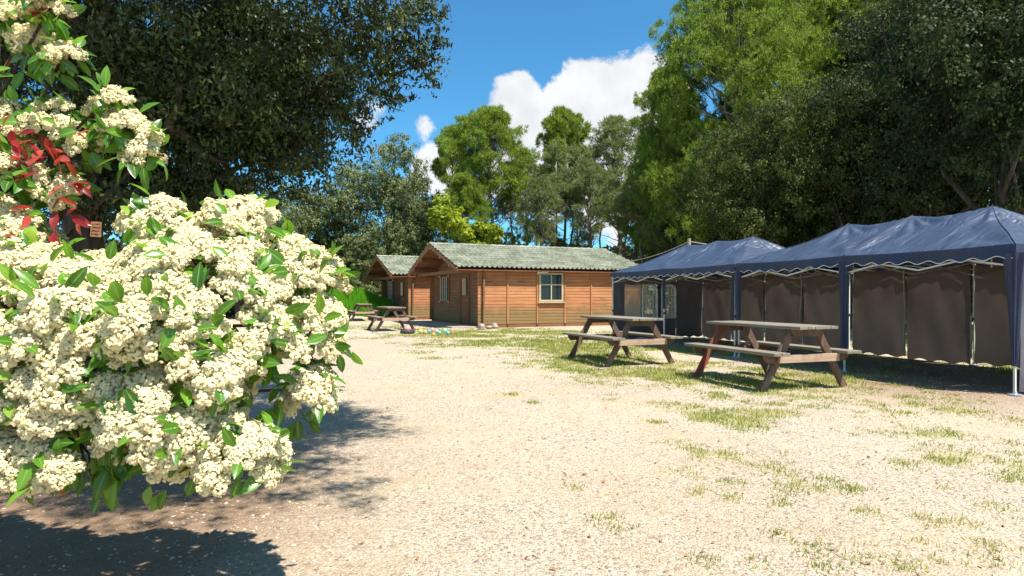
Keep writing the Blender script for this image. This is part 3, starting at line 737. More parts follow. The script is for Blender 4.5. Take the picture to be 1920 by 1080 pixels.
# near end wall of tent A and far end wall with windows of tent B
mb = MB(); sidewall(mb, (.10, .02, 0), (TW - .05, .02, 0), .04, 1.76, .05, 14, 3.0, 80); mb.build('end_wall', M['endwall'], tA, True)
def window_wall():
    y = TL - .02; mb = MB()
    X = [.03, .40, .88, .93, 1.43, 1.55, 2.03, TW - .04]; Z0, Z1 = .57, 1.52
    mb2 = MB()
    sidewall(mb2, (.03, y, 0), (.40, y, 0), .05, 1.76, .012, 5, 1, 14)
    sidewall(mb2, (2.03, y, 0), (TW - .04, y, 0), .05, 1.76, .03, 6, 2, 40)
    sidewall(mb2, (.40, y, 0), (2.03, y, 0), .05, Z0, .008, 6, 2, 40)
    sidewall(mb2, (.40, y, 0), (2.03, y, 0), Z1, 1.76, .006, 6, 2, 40)
    mb2.build('end_wall', M['endwall'], tB, True)
    for (x0, x1) in ((.88, .93), (1.43, 1.55)):
        MB().box(((x0 + x1) / 2, y, (Z0 + Z1) / 2), (x1 - x0, .004, Z1 - Z0)).build('window_divider', M['endwall'], tB)
    MB().box((.64, y, (Z0 + Z1) / 2), (.48, .003, Z1 - Z0)).build('window_pane', M['vinyl'], tB)
    f = MB(); f.box((.885, y - .006, (Z0 + Z1) / 2), (.03, .006, Z1 - Z0)); f.build('window_edge', M['strap'], tB)
    for (x0, x1) in ((.93, 1.43), (1.55, 2.03)):
        xm = (x0 + x1) / 2; r = (x1 - x0) / 2; zs = Z1 - r * .62
        p = MB(); p.box((xm, y + .002, (Z0 + Z1) / 2), (x1 - x0, .003, Z1 - Z0)); po = p.build('window_pane', M['vinyl'], tB)
        fr = MB(); arc = [(xm + (r - .02) * math.cos(a), y - .012, zs + (r - .02) * .66 * math.sin(a)) for a in [math.pi * k / 16 for k in range(17)]]
        pts = [(x1 - .02, y - .012, Z0 + .03)] + arc + [(x0 + .02, y - .012, Z0 + .03), (x1 - .02, y - .012, Z0 + .03)]
        fr.tube(pts, .034, 5)
        for k in (-1, 0, 1):
            xx = xm + k * r * .45; zz = zs + (r - .02) * .66 * math.sqrt(max(0, 1 - (k * .45) ** 2)); fr.bar((xx, y - .012, Z0 + .03), (xx, y - .012, zz), .020, .008, (0, 1, 0))
        for zz in (Z0 + .33, Z0 + .64): fr.bar((x0 + .02, y - .012, zz), (x1 - .02, y - .012, zz), .008, .020)
        fr.build('window_grid', M['trim'], po)
window_wall()

# ------------------------------------------------------------------ picnic tables
def make_table(redleg=False):
    root = empty('picnic_table'); L, H, W = 1.88, .82, .62; SH, SW, SPAN = .50, .25, 1.40
    mb = MB(); n = 5; bw = W / n
    for k in range(n): mb.box((-W / 2 + bw * (k + .5), random.uniform(-.006, .006), H - .019 + random.uniform(-.002, .002)), (bw - .006, L, .038), bev=.005)
    mb.build('tabletop', M['weathered'], root)
    for s in (-1, 1):
        mb = MB()
        for k in range(2): mb.box((s * (SPAN / 2 - SW / 2 + (k - .5) * SW / 2), random.uniform(-.006, .006), SH - .019), (SW / 2 - .006, L, .038), bev=.005)
        mb.build('bench', M['weathered'], root)
    for e in (-1, 1):
        y = e * .69
        for s in (-1, 1):
            red = redleg and e == 1 and s == -1
            lb = MB().bar((s * .20, y, H - .05), (s * .655, y, .0), .045, .105, up=(1, 0, 0), bev=.006)
            vs = lb.v   # cut the foot flat on the ground
            lb.v = [(a_, b_, max(c, .002)) for a_, b_, c in vs]
            lo = lb.build('leg', M['redleg'] if red else M['legwood'], root)
            if red: lo['label'] = 'leg with faded red paint'
            bo = MB().tube([(s * .22, y - e * -.03, H - .09), (s * .22, y + e * .045, H - .09)], .013, 8).build('bolt', M['steel'], lo)
        mb = MB(); p = [(-W / 2 + .06, H - .04), (W / 2 - .06, H - .04), (W / 2 - .06, H - .08), (W / 2 - .10, H - .135), (-W / 2 + .10, H - .135), (-W / 2 + .06, H - .08)]
        mb.prism(p, y + e * .026, y + e * .064, 'y'); mb.build('top_brace', M['legwood'], root)
        mb = MB(); q = SPAN / 2 - .03
        mb.box((0, y + e * .085, SH - .09), (2 * (SPAN / 2 - SW) + .06, .035, .10), bev=.005); mb.build('end_board', M['endwood'], root)
        mb = MB(); p = [(-q, SH - .04), (q, SH - .04), (q, SH - .08), (q - .05, SH - .14), (-q + .05, SH - .14), (-q, SH - .08)]
        mb.prism(p, y + e * .028, y + e * .062, 'y'); mb.build('seat_brace', M['legwood'], root)
    return root
def tilt(v): return math.atan2(-v[0], v[1])
tb = make_table(True); tb.location = (3.53, 8.74, 0); tb.rotation_euler = (0, 0, tilt((-.325, .945)))
GRP = 'weathered picnic tables'
tag(tb, 'largest nearest picnic table, one leg faded red, in front of the nearer tent', 'picnic table', GRP)
base = make_table(False); base.location = (1.96, 11.5, 0); base.rotation_euler = (0, 0, tilt((-.37, .929)))
tag(base, 'picnic table in front of the arched tent windows', 'picnic table', GRP)
for loc, dr, lab in (((-4.25, 22.1, 0), (-.40, .917), 'picnic table in front of the farther cabin, beside the toy balls'), ((-7.25, 30.6, 0), (-.36, .933), 'farthest smallest picnic table, before the bright green grass bank')):
    c = copy_tree(base); c.location = loc; c.rotation_euler = (0, 0, tilt(dr)); tag(c, lab, 'picnic table', GRP)

# ------------------------------------------------------------------ small things by the cabins
def ball(px, py, r, col, lab, name='toy_ball', z=None):
    r *= .85; col = tuple(.8 * c + .05 for c in col)
    p = gp(px, py + 3); import bmesh
    bm = bmesh.new(); bmesh.ops.create_uvsphere(bm, u_segments=20, v_segments=12, radius=r); me = bpy.data.meshes.new(name); bm.to_mesh(me); bm.free()
    me.polygons.foreach_set('use_smooth', [True] * len(me.polygons)); me.materials.append(simple('ball_plastic', col, .35, 0, .05))
    o = bpy.data.objects.new(name, me); COL.objects.link(o); o.location = (p.x, p.y, r if z is None else z); tag(o, lab, 'ball', 'toy balls lying by the cabin'); return o
for a_ in ((789, 623, .085, (.55, .60, .06), 'yellow green toy ball at the left end of the row'), (797, 624, .085, (.75, .30, .16), 'orange pink toy ball beside the yellow green one'),
           (805, 622, .075, (.05, .45, .45), 'dark teal toy ball near the left end of the row'), (811, 620, .09, (.78, .28, .30), 'pink toy ball in the middle of the row, behind the orange one'),
           (813, 627, .055, (.80, .42, .05), 'small orange toy ball in front of the row'), (819, 621, .07, (.80, .62, .58), 'pale whitish pink toy ball in the middle of the row'),
           (824, 625, .07, (.05, .50, .40), 'green teal toy ball in front of the pale one'), (834, 621, .085, (.30, .66, .50), 'mint green toy ball right of the middle'),
           (840, 625, .07, (.08, .42, .60), 'blue toy ball near the right end of the row'), (849, 625, .06, (.40, .07, .05), 'dark red toy ball at the right end of the row')): ball(*a_)
p = gp(764, 626)
ty = MB(); pts = [(p.x + .17 * math.cos(a), p.y + .17 * math.sin(a), .065) for a in [2 * math.pi * k / 28 for k in range(29)]]; ty.tube(pts, .065, 10)
tag(ty.build('small_tyre', M['rubber'], None, True), 'small black tyre lying on the ground under a pink ball', 'tyre')
ball(764, 623, .13, (.72, .30, .26), 'pink toy ball resting on the small black tyre', z=.16)
def rock(px, py, r, lab, seed):
    import bmesh
    q = gp(px, py); bm = bmesh.new(); bmesh.ops.create_icosphere(bm, subdivisions=3, radius=r); rg = random.Random(seed)
    ph = [rg.random() * 6 for _ in range(6)]
    for v in bm.verts:
        k = 1 + .16 * math.sin(v.co.x / r * 3 + ph[0]) + .14 * math.sin(v.co.y / r * 4 + ph[1]) + .1 * math.sin(v.co.z / r * 5 + ph[2]); v.co *= k; v.co.z *= .75
    me = bpy.data.meshes.new('rock'); bm.to_mesh(me); bm.free(); me.materials.append(M['stone']); o = bpy.data.objects.new('rock', me); COL.objects.link(o)
    o.location = (q.x, q.y, r * .5); tag(o, lab, 'rock', 'rocks at the cabin corner')
rock(902, 618, .16, 'largest brown rock at the corner of the nearer cabin', 1); rock(916, 617, .11, 'small round rock between the larger corner rock and the tall one', 2); rock(927, 616, .15, 'upright brown rock against the sunny cabin wall', 3)
# post and cable behind the far tent
pp = Vector(((1292 - 960) / F * 21.5, 21.5, 0)); zt_ = CAMH + (HZ - 447) * 21.5 / F
tag(MB().tube([(pp.x, pp.y, 0), (pp.x, pp.y, zt_)], .06, 10).build('wooden_post', M['post']), 'wooden post carrying a cable behind the far tent', 'post')
def catenary(a, b, sag, n=16): return [Vector(a).lerp(Vector(b), k / n) - Vector((0, 0, sag * 4 * (k / n) * (1 - k / n))) for k in range(n + 1)]
ev = C1 + Lv * RX1 + Gv * (CW / 2); pts = catenary((ev.x, ev.y, ZR - .5), (pp.x, pp.y, zt_ - .1), .25) + catenary((pp.x, pp.y, zt_ - .1), (9.5, 22.5, zt_ - .15), .12)[1:]
tag(MB().tube(pts, .012, 5).build('cable', M['wire']), 'thin pale cable strung from the cabin roof to the post', 'cable')

# ------------------------------------------------------------------ trees
def crown_points(clumps, n, rng, shell=.55, sub=None):
    """points and outward normals spread over a list of (centre, radii) clumps"""
    rad = np.array([r for _, r in clumps]); cen = np.array([c for c, _ in clumps])
    vol = np.prod(rad, 1) ** (2 / 3); k = rng.choice(len(clumps), n, p=vol / vol.sum())
    d = rdir(n, rng); r = rng.random(n) ** shell
    bumpy = 1 + .22 * np.sin(d[:, 0] * 7 + k) * np.sin(d[:, 1] * 6 + k * 2) + .15 * np.sin(d[:, 2] * 9 + k * 3)
    P = cen[k] + d * rad[k] * (r * bumpy)[:, None]
    if sub:     # sprays: most leaves gather in small tufts on the outside of each clump
        ns = sub[0]; nc = len(cen); sd = rdir(nc * ns, rng).reshape(nc, ns, 3); sd[:, :, 2] = np.abs(sd[:, :, 2]) * np.where(rng.random((nc, ns)) < .75, 1, -1)
        sr = (.70 + .42 * rng.random((nc, ns, 1))); sc_ = cen[:, None] + sd * rad[:, None] * sr; sz = rad.mean(1)[:, None] * sub[1] * (.6 + .8 * rng.random((nc, ns)))
        pick = rng.random(n) < .84; j = rng.integers(ns, size=n); d2 = rdir(n, rng); q = rng.random(n) ** .6
        P2 = sc_[k, j] + d2 * np.array([1, 1, .62]) * (sz[k, j] * q)[:, None]
        P = np.where(pick[:, None], P2, cen[k] + (P - cen[k]) * .8); d = np.where(pick[:, None], unit(d2 * .8 + sd[k, j] * .7), d); k = k * ns + np.where(pick, j, 0)
    return P, d, k
def foliage(name, clumps, n, L, W, material, rng, parent, style='leaf', shell=.55, droop=0.0, sub=(16, .34)):
    P, d, k = crown_points(clumps, n, rng, shell, sub)
    bright = np.clip(.45 + .20 * rng.normal(size=n) + .26 * np.sin(k * 2.7), 0, 1)
    if style == 'leaf':
        nr = unit(d * 1.3 + rdir(n, rng) + np.array([0, 0, .25])); ax = unit(np.cross(nr, rdir(n, rng)) + np.array([0, 0, -droop]))
        V = leaf_quads(P, ax, nr, L * (.6 + .8 * rng.random(n)), W * (.6 + .8 * rng.random(n)))
        return npmesh(name, V, 4, material, rnd=bright, parent=parent)
    # needle tufts: each point sends out several narrow blades, up and outward
    m_ = 7; Pn = np.repeat(P, m_, 0); dn = np.repeat(d, m_, 0)
    ax = unit(dn * .55 + rdir(n * m_, rng) * .85 + np.array([0, 0, .45]))
    Ls = L * (.6 + .7 * rng.random(n * m_)); nr = unit(np.cross(ax, rdir(n * m_, rng)))
    V = leaf_quads(Pn + ax * Ls[:, None] / 2, ax, nr, Ls, W)
    return npmesh(name, V, 4, material, rnd=np.repeat(bright, m_) * .8 + .2 * rng.random(n * m_), parent=parent)
def trunk(name, base_r, pts, limbs, material, parent, rng):
    mb = MB(); n = len(pts)
    mb.tube(pts, [base_r * (1.25 if i == 0 else 1) * (1 - .78 * i / (n - 1)) for i in range(n)], 10)
    for (a, b, r) in limbs:
        a, b = Vector(a), Vector(b); mid = a.lerp(b, .5) + Vector((rng.normal(), rng.normal(), rng.normal() - .2)) * (b - a).length * .08
        q1 = a.lerp(mid, .5) + Vector((0, 0, -.02)) * (b - a).length
        mb.tube([a, q1, mid, b], [r, r * .8, r * .6, r * .22], 6)
    return mb.build(name, material, parent, True)
def make_oak(seed, H, Wd, base_z, leaf, nleaf, L, W, nclump=46, squash=1.0):
    """broad evergreen crown built from many clumps"""
    rng = np.random.default_rng(seed); root = empty('oak_tree')
    cl = []; cz = (H + base_z) / 2; rz = (H - base_z) / 2
    for i in range(nclump):
        d = rdir(1, rng)[0]; q = .55 + .32 * rng.random()
        if i % 4 == 0: q *= .5
        s = (.20 + .13 * rng.random())
        taper = 1.0 - .25 * max(0, d[2])
        c = np.array([d[0] * Wd / 2 * q * taper, d[1] * Wd / 2 * q * taper, cz + d[2] * rz * q]); r = s * Wd / 2 * 1.15
        cl.append((c, np.array([r, r, r * .78])))
    foliage('crown', cl, nleaf, L, W, leaf, rng, root)
    pts = []; tx = ty = 0
    for i in range(7):
        pts.append((tx, ty, -.1 + (H * .8) * i / 6)); tx += rng.normal() * .12; ty += rng.normal() * .12
    limbs = []
    for c, r in cl[::2]:
        t_ = min(.85, max(.12, (c[2] - H * .18) / H * .8)); k = t_ * 6; i = min(5, int(k)); a = Vector(pts[i]).lerp(Vector(pts[i + 1]), k - i)
        limbs.append((a, Vector(c), H * .011))
    trunk('trunk', H * .026, pts, limbs, M['oakbark'], root, rng); return root
def make_pine(seed, H, Wd, base_z, leaf, ntuft, L=.30, W=.035, nclump=34, dome=True, rt=.016, lean=.3):
    rng = np.random.default_rng(seed); root = empty('pine_tree')
    pts = []; tx = ty = 0
    for i in range(8):
        pts.append((tx, ty, -.1 + (H * .93) * i / 7)); tx += rng.normal() * .16 * lean * 2; ty += rng.normal() * .12
    cl = []; limbs = []
    for i in range(nclump):
        f = (i + .5) / nclump; z = base_z + (H - base_z) * (f ** .8)
        prof = math.sin(math.pi * min(1, .28 + .66 * f)) if dome else (1 - f) ** .7 + .18
        k = z / (H * .93) * 7; j = min(6, int(k)); a = Vector(pts[j]).lerp(Vector(pts[j + 1]), min(1, k - j))
        ang = i * 2.4 + rng.random(); rr = Wd / 2 * prof * (.40 + .55 * rng.random())
        c = np.array([a.x + math.cos(ang) * rr, a.y + math.sin(ang) * rr, z]); r = Wd * (.055 + .085 * rng.random())
        cl.append((c, np.array([r * 1.2, r * 1.2, r * .62])))
        k2 = max(0, (z - .12 * H)) / (H * .93) * 7; j2 = min(6, int(k2)); a2 = Vector(pts[j2]).lerp(Vector(pts[j2 + 1]), min(1, k2 - j2))
        limbs.append((a2, Vector(c), H * .0045))
    for i in range(12):   # bare dead limbs below the crown
        z = H * (.25 + .4 * rng.random()); k = z / (H * .93) * 7; j = min(6, int(k)); a = Vector(pts[j]).lerp(Vector(pts[j + 1]), k - j); ang = rng.random() * 6.28; l = Wd * (.12 + .2 * rng.random())
        limbs.append((a, a + Vector((math.cos(ang) * l, math.sin(ang) * l, l * (.2 + .5 * rng.random()))), H * .0028))
    foliage('crown', cl, ntuft, L, W, leaf, rng, root, 'needle', .6)
    trunk('trunk', H * rt, pts, limbs, M['pinebark'], root, rng); return root

def put(o, px, Y, s=1.0, rz=0.0, label='', cat='tree', group=None, sx=1.0):
    o.location = ((px - 960) * Y / F, Y, float(gheight((px - 960) * Y / F, Y))); o.rotation_euler = (0, 0, rz); o.scale = (s * sx, s * sx, s)
    tag(o, label, cat, group); return o
def fam(protos, spots, group):
    used = set()
    for (k, px, Y, s, rz, sx, lab) in spots:
        if k in used: o = copy_tree(protos[k])
        else: o = protos[k]; used.add(k)
        put(o, px, Y, s, rz, lab, 'tree', group, sx)
# proto heights are 12 m; scale gives height
pines = {'a': make_pine(3, 12, 6.6, 7.0, M['pineleaf'], 8500, nclump=46), 'b': make_pine(8, 12, 5.4, 8.3, M['pineleaf'], 5500, nclump=34), 'c': make_pine(15, 12, 4.6, 6.2, M['palepine'], 3000, nclump=44, lean=.6),
         'd': make_pine(23, 12, 6.4, 3.0, M['pineleaf'], 15000, nclump=90)}
def sc(py_top, Y): return (CAMH + (HZ - py_top) * Y / F) / 12.3
G1 = 'tall pines behind the cabins'
fam(pines, [
    ('a', 918, 42, sc(205, 42), .4, .78, 'tall round-crowned pine against the cloud, left of the middle gap'),
    ('b', 852, 45, sc(240, 45), 1.3, .55, 'narrower pine just left of the tall round-crowned one'),
    ('b', 1048, 44, sc(208, 44), 2.9, .66, 'tall pine with small rounded crown on a bare pale trunk above the cabin ridge'),
    ('c', 1165, 46, sc(215, 46), .2, 1.0, 'thin greyish pine with see-through crown, under the right end of the cloud'),
    ('d', 1238, 38, sc(245, 38), 1.0, .9, 'bushy bright pine low at the foot of the tall right-hand trees'),
    ('c', 985, 50, sc(290, 50), 2.2, .8, 'lower thin pine between the round-crowned pine and the bare-trunked one'),
    ('c', 1105, 41, sc(300, 41), 1.9, .9, 'leaning slender pine right of the bare pale trunk'),
    ('d', 870, 40, sc(325, 40), 2.0, .85, 'short dense pine above the gable of the nearer cabin'),
    ('c', 1010, 39, sc(330, 39), 3.9, .8, 'thin short pine with bare dark trunk left of the bare pale trunk'),
    ('c', 1190, 40, sc(330, 40), 4.2, .9, 'short spindly pine above the far tip of the far tent'),
], G1)
rp = {'e': make_pine(31, 12, 8.4, 2.6, M['pineleaf'], 34000, L=.17, W=.026, nclump=110), 'f': make_pine(37, 12, 7.0, 3.6, M['pineleaf'], 28000, L=.17, W=.026, nclump=90)}
G2 = 'tall trees behind the tents'
fam(rp, [
    ('e', 1372, 30, 1.45, .5, .69, 'big bright green pine forming the left edge of the right-hand tree wall'),
    ('f', 1480, 33, 1.62, 2.1, .80, 'bright pine rising behind the grey-green oak, second from the left edge of the tree wall'),
    ('e', 1650, 34, 1.62, 3.3, .75, 'tall pine top behind the oaks, below the small white cloud patch'),
    ('f', 1262, 34, 1.12, .3, .60, 'slim pine filling the lower left corner of the right-hand tree wall'),
], G2)
oaks = {'g': make_oak(41, 12, 9.5, 1.6, M['oakleaf'], 70000, .13, .075, 60), 'h': make_oak(43, 12, 8.5, 1.2, M['darkoakleaf'], 60000, .13, .075, 54)}
fam(oaks, [
    ('g', 1430, 24, .78, .2, .78, 'olive green oak behind the peak of the far tent'),
    ('g', 1590, 23, .86, 2.2, .72, 'olive green oak behind the middle of the nearest tent'),
    ('h', 1745, 21, 1.08, 1.1, .72, 'dark oak rising behind the nearest tent, with shadowed lower crown'),
    ('h', 1900, 17, 1.05, 4.1, .78, 'darkest oak at the right picture edge, hanging over the tent peak'),
    ('h', 1340, 30, .55, 3.0, .85, 'low dark oak in the shade behind the far end of the far tent'),
    ('h', 1665, 27, 1.18, 5.0, .7, 'dark oak crown in the background between pine tops and the nearest tent'),
    ('h', 1500, 31, .62, .8, .95, 'low dark oak filling the gap between the two tent roofs'),
    ('h', 1850, 25, .72, 3.3, .95, 'low dark oak under the canopy of the darkest oak, over the near tent peak'),
    ('h', 1980, 21, 1.35, 2.6, .8, 'tallest dark oak in the upper right corner'),
], G2)
lo = {'i': make_oak(47, 12, 9.0, .5, M['greyoakleaf'], 52000, .17, .10, 60)}
G3 = 'grey-green oaks left of the pines'
fam(lo, [
    ('i', 742, 44, sc(235, 44), .3, .62, 'grey-green oak with the highest crown beside the pines'),
    ('i', 645, 45, sc(285, 45), 2.0, .78, 'grey-green oak left of the highest one, partly under the dark oak branches'),
    ('i', 545, 43, sc(330, 43), 3.5, .85, 'grey-green oak showing beside the white blossom top'),
    ('i', 790, 48, sc(300, 48), 4.4, .55, 'narrow grey-green oak touching the pine foliage'),
    ('i', 700, 43, sc(420, 43), 5.2, 1.1, 'lowest grey-green oak just above the farther cabin'),
    ('i', 450, 33, sc(320, 33), 1.2, .9, 'grey-green oak mostly hidden behind the blossoming shrub'),
], G3)
def yellow(px, py, Y, r, lab, seed):
    rng = np.random.default_rng(seed); p = at(px, py, Y); root = empty('young_tree', (p.x, p.y, 0))
    cl = []
    for i in range(12):
        d = rdir(1, rng)[0]; cl.append((np.array([d[0] * r * .65, d[1] * r * .6, p.z + d[2] * r * .75]), np.array([r * .38] * 3)))
    foliage('crown', cl, 5000, .17, .10, M['yellowleaf'], rng, root)
    pts = [(0, 0, -.1), (.1, 0, p.z * .5), (0, 0, p.z)]; trunk('trunk', .08, pts, [(Vector(pts[1]), Vector(c), .03) for c, _ in cl[::2]], M['oakbark'], root, rng)
    tag(root, lab, 'tree', 'yellow-green young trees above the cabin roof')
yellow(842, 402, 37, 1.35, 'taller yellow-green young tree above the nearer gable', 5)
yellow(893, 445, 36, .85, 'left one of the two small yellow-green crowns just over the cabin ridge', 6)
yellow(928, 435, 36.5, .75, 'right one of the two small yellow-green crowns just over the cabin ridge', 7)

# understorey and far wood
def wood(name, x0, x1, y0, y1, z1, n, L, W, material, label, seed):
    rng = np.random.default_rng(seed); x = x0 + (x1 - x0) * rng.random(n); y = y0 + (y1 - y0) * rng.random(n)
    top = z1 * (.35 + .9 * fbm(x, y, 3.5, seed)); z = top * rng.random(n) ** .8
    P = np.stack([x, y, z], -1); nr = rdir(n, rng); ax = unit(np.cross(nr, rdir(n, rng)))
    tag(npmesh(name, leaf_quads(P, ax, nr, L * (.6 + .8 * rng.random(n)), W), 4, material, rnd=rng.random(n)), label, 'undergrowth', kind='stuff')
wood('undergrowth', -45, 12, 52, 60, 6.0, 46000, .5, .30, M['under'], 'dark tangled undergrowth far behind the cabins', 61)
wood('thicket', 9, 45, 28, 42, 8.0, 52000, .42, .26, M['under'], 'dark shaded thicket behind the tents', 62)
wood('bushes', -40, -15.5, 34, 50, 5.0, 40000, .42, .26, M['under'], 'dark bushes at the left edge of the clearing', 63)

# thin stems in the wood behind the cabins
stem_labels = ['pale slim trunk above the cabin ridge, left of the double trunk', 'left stem of the pale double trunk above the cabin roof', 'right stem of the pale double trunk above the cabin roof', 'dark slim trunk right of the double trunk', 'pale trunk above the right end of the ridge',
               'leaning thin trunk above the sloping right roof edge', 'thin dark trunk beside the yellow-green crowns', 'grey trunk near the post behind the far tent', 'thin pale trunk above the tip of the far tent', 'slim brown trunk left of the wooden post']
for i, (px, top, Y, lean_) in enumerate(((1005, 330, 43, .3), (1040, 300, 41, .2), (1058, 290, 42, .9), (1088, 330, 44, -.2), (1128, 340, 43, .4), (1160, 350, 41, 1.0), (965, 340, 44, -.3), (1262, 380, 33, .2), (1205, 360, 36, -.5), (1232, 385, 34, .3))):
    rng = np.random.default_rng(200 + i); x = (px - 960) * Y / F; h = CAMH + (HZ - top) * Y / F
    pts = [Vector((x + lean_ * (k / 7) ** 1.5 + rng.normal() * .16, Y + rng.normal() * .16, -.1 + h * k / 7)) for k in range(8)]
    root = empty('slim_tree', (x, Y, 0)); loc = Vector((x, Y, 0)); pts = [p - loc for p in pts]
    limbs = []; cl = [(np.array(pts[7]), np.array([.8, .8, .6])), (np.array(pts[6]), np.array([.9, .9, .6]))]
    for k in range(12):
        q = .35 + .6 * rng.random(); j = min(6, int(q * 7)); a = pts[j].lerp(pts[j + 1], q * 7 - j); ang = rng.random() * 6.28; l = .6 + rng.random() * 1.2
        b_ = a + Vector((math.cos(ang) * l, math.sin(ang) * l, l * .7)); limbs.append((a, b_, .025)); cl.append((np.array(b_), np.array([.6, .6, .42])))
    foliage('crown', cl, 1700, .24, .03, M['palepine'], rng, root, 'needle')
    trunk('trunk', .11, pts, limbs, M['pinebark'], root, rng); tag(root, stem_labels[i], 'tree', 'slim trunks behind the cabins')

# the large dark oak on the left
def big_oak():
    rng = np.random.default_rng(77); bx, by = -5.0, 7.4; root = empty('large_oak', (bx, by, 0)); loc = np.array([bx, by, 0])
    tag(root, 'large dark oak on the left whose leafy branches overhang the yard', 'tree')
    cl = []
    def C(x, y, z, r, rz=None): cl.append((np.array([x, y, z]) - loc, np.array([r, r, rz or r * .8])))
    # main dome
    for i in range(95):
        d = rdir(1, rng)[0]; q = .35 + .6 * rng.random()
        x = -4.9 + d[0] * 3.5 * q; y = 7.6 + d[1] * 2.9 * q; z = 5.2 + d[2] * 3.5 * q
        edge = x / y
        if edge > -.24 and z < 3.3: continue
        if edge > -.15: continue
        C(x, y, z, .5 + .45 * rng.random())
    # branches reaching right over the yard, seen against the sky
    for (px, py, Y, r) in ((560, 60, 6.6, .8), (640, 40, 6.4, .7), (700, 90, 6.5, .55), (760, 70, 6.6, .42), (790, 120, 6.7, .30), (740, 140, 6.8, .35), (690, 170, 6.9, .42), (600, 160, 6.9, .65), (640, 215, 7.1, .36), (700, 20, 6.3, .5), (770, 20, 6.5, .38), (800, 40, 6.6, .26), (812, 100, 6.7, .2), (800, 160, 6.8, .16), (730, 190, 7.0, .2), (680, 235, 7.1, .2), (560, 260, 7.3, .5), (480, 300, 7.5, .6), (400, 330, 7.6, .6), (320, 340, 7.6, .6), (250, 360, 7.8, .6), (180, 350, 7.6, .6), (520, 180, 7.0, .7), (560, 330, 8, .35), (200, 430, 8.4, .5), (100, 420, 8.4, .6), (20, 380, 8.4, .7), (300, 430, 8.6, .5), (400, 420, 8.8, .5), (480, 400, 8.8, .4)):
        p = at(px, py, Y); C(p.x, p.y, p.z, r)
    for i in range(90):
        px = 90 + 520 * rng.random(); py = 60 + 370 * rng.random()
        if py > 470 - .28 * px + 60 * rng.random() or py > 300 and px > 520: continue
        p = at(px, py, 6.6 + 2.4 * rng.random()); C(p.x, p.y, p.z, .32 + .3 * rng.random())
    for i in range(60):  # unseen clumps above the frame, shaped to cast the shade patch on the yard
        C(-.55 + .42 * rng.normal(), 2.1 + 2.8 * rng.random(), 4.6 + .5 * rng.random(), .48 + .25 * rng.random())
    # crown above the frame, reaching towards the viewer
    for i in range(26):
        C(-3.6 + 3.4 * (rng.random() - .35), 3.2 + 2.9 * rng.random(), 4.9 + 1.6 * rng.random(), .5 + .35 * rng.random())
    foliage('crown', cl, 390000, .066, .026, M['bigoakleaf'], rng, root, shell=.6, droop=.5, sub=(20, .36))
    pts = [(0, 0, -.1), (.05, .05, .9), (-.05, .0, 1.9), (.12, -.1, 3.0), (.05, .1, 4.4), (.1, 0, 6.4)]
    limbs = []
    top = np.array([.05, .1, 3.2]); nodes = [top]
    for c, r in sorted(cl, key=lambda q: np.linalg.norm(q[0] - top)):
        near = min(nodes, key=lambda q: np.linalg.norm(q - c) + .35 * np.linalg.norm(q - top)); dist = np.linalg.norm(c - top)
        limbs.append((Vector(near), Vector(c), max(.012, .10 - .022 * dist))); nodes.append(c)
    trunk('trunk', .30, pts, limbs, M['oakbark'], root, rng)
    # twigs
    for i in range(90):
        mb = MB(); c, r = cl[rng.integers(len(cl))]; d1 = rdir(1, rng)[0]; p = c + d1 * r * .5; e = p + (d1 * .6 + rdir(1, rng)[0] * .5) * r * .9
        mb.tube([p, (p + e) / 2 + rdir(1, rng)[0] * .04, e], [.012, .008, .003], 4); mb.build('twig', M['oakbark'], root)
big_oak()
# notice card on the trunk
p = at(180, 430, 6.3)
card = MB().box((0, 0, 0), (.125, .006, .15)).build('notice_card', simple('orange_card', (.88, .36, .14), .7))
card.location = p; card.rotation_euler = (0, R(4), R(-12)); tag(card, 'small orange notice card hanging under the dark oak', 'sign')
mk = MB(); rg = random.Random(4)
for row in range(4):
    x = -.048
    while x < .045:
        wv = rg.uniform(.006, .016); mk.box((x + wv / 2, -.0045, .050 - row * .034 + rg.uniform(-.003, .003)), (wv, .002, rg.choice((.006, .014, .018)))); x += wv + .006
mk.build('lettering', simple('dark_ink', (.10, .02, .02), .8), card)
st = MB().tube([(0, 0, .075), (.01, .02, .45)], .002, 4).build('string', M['twig'], card)

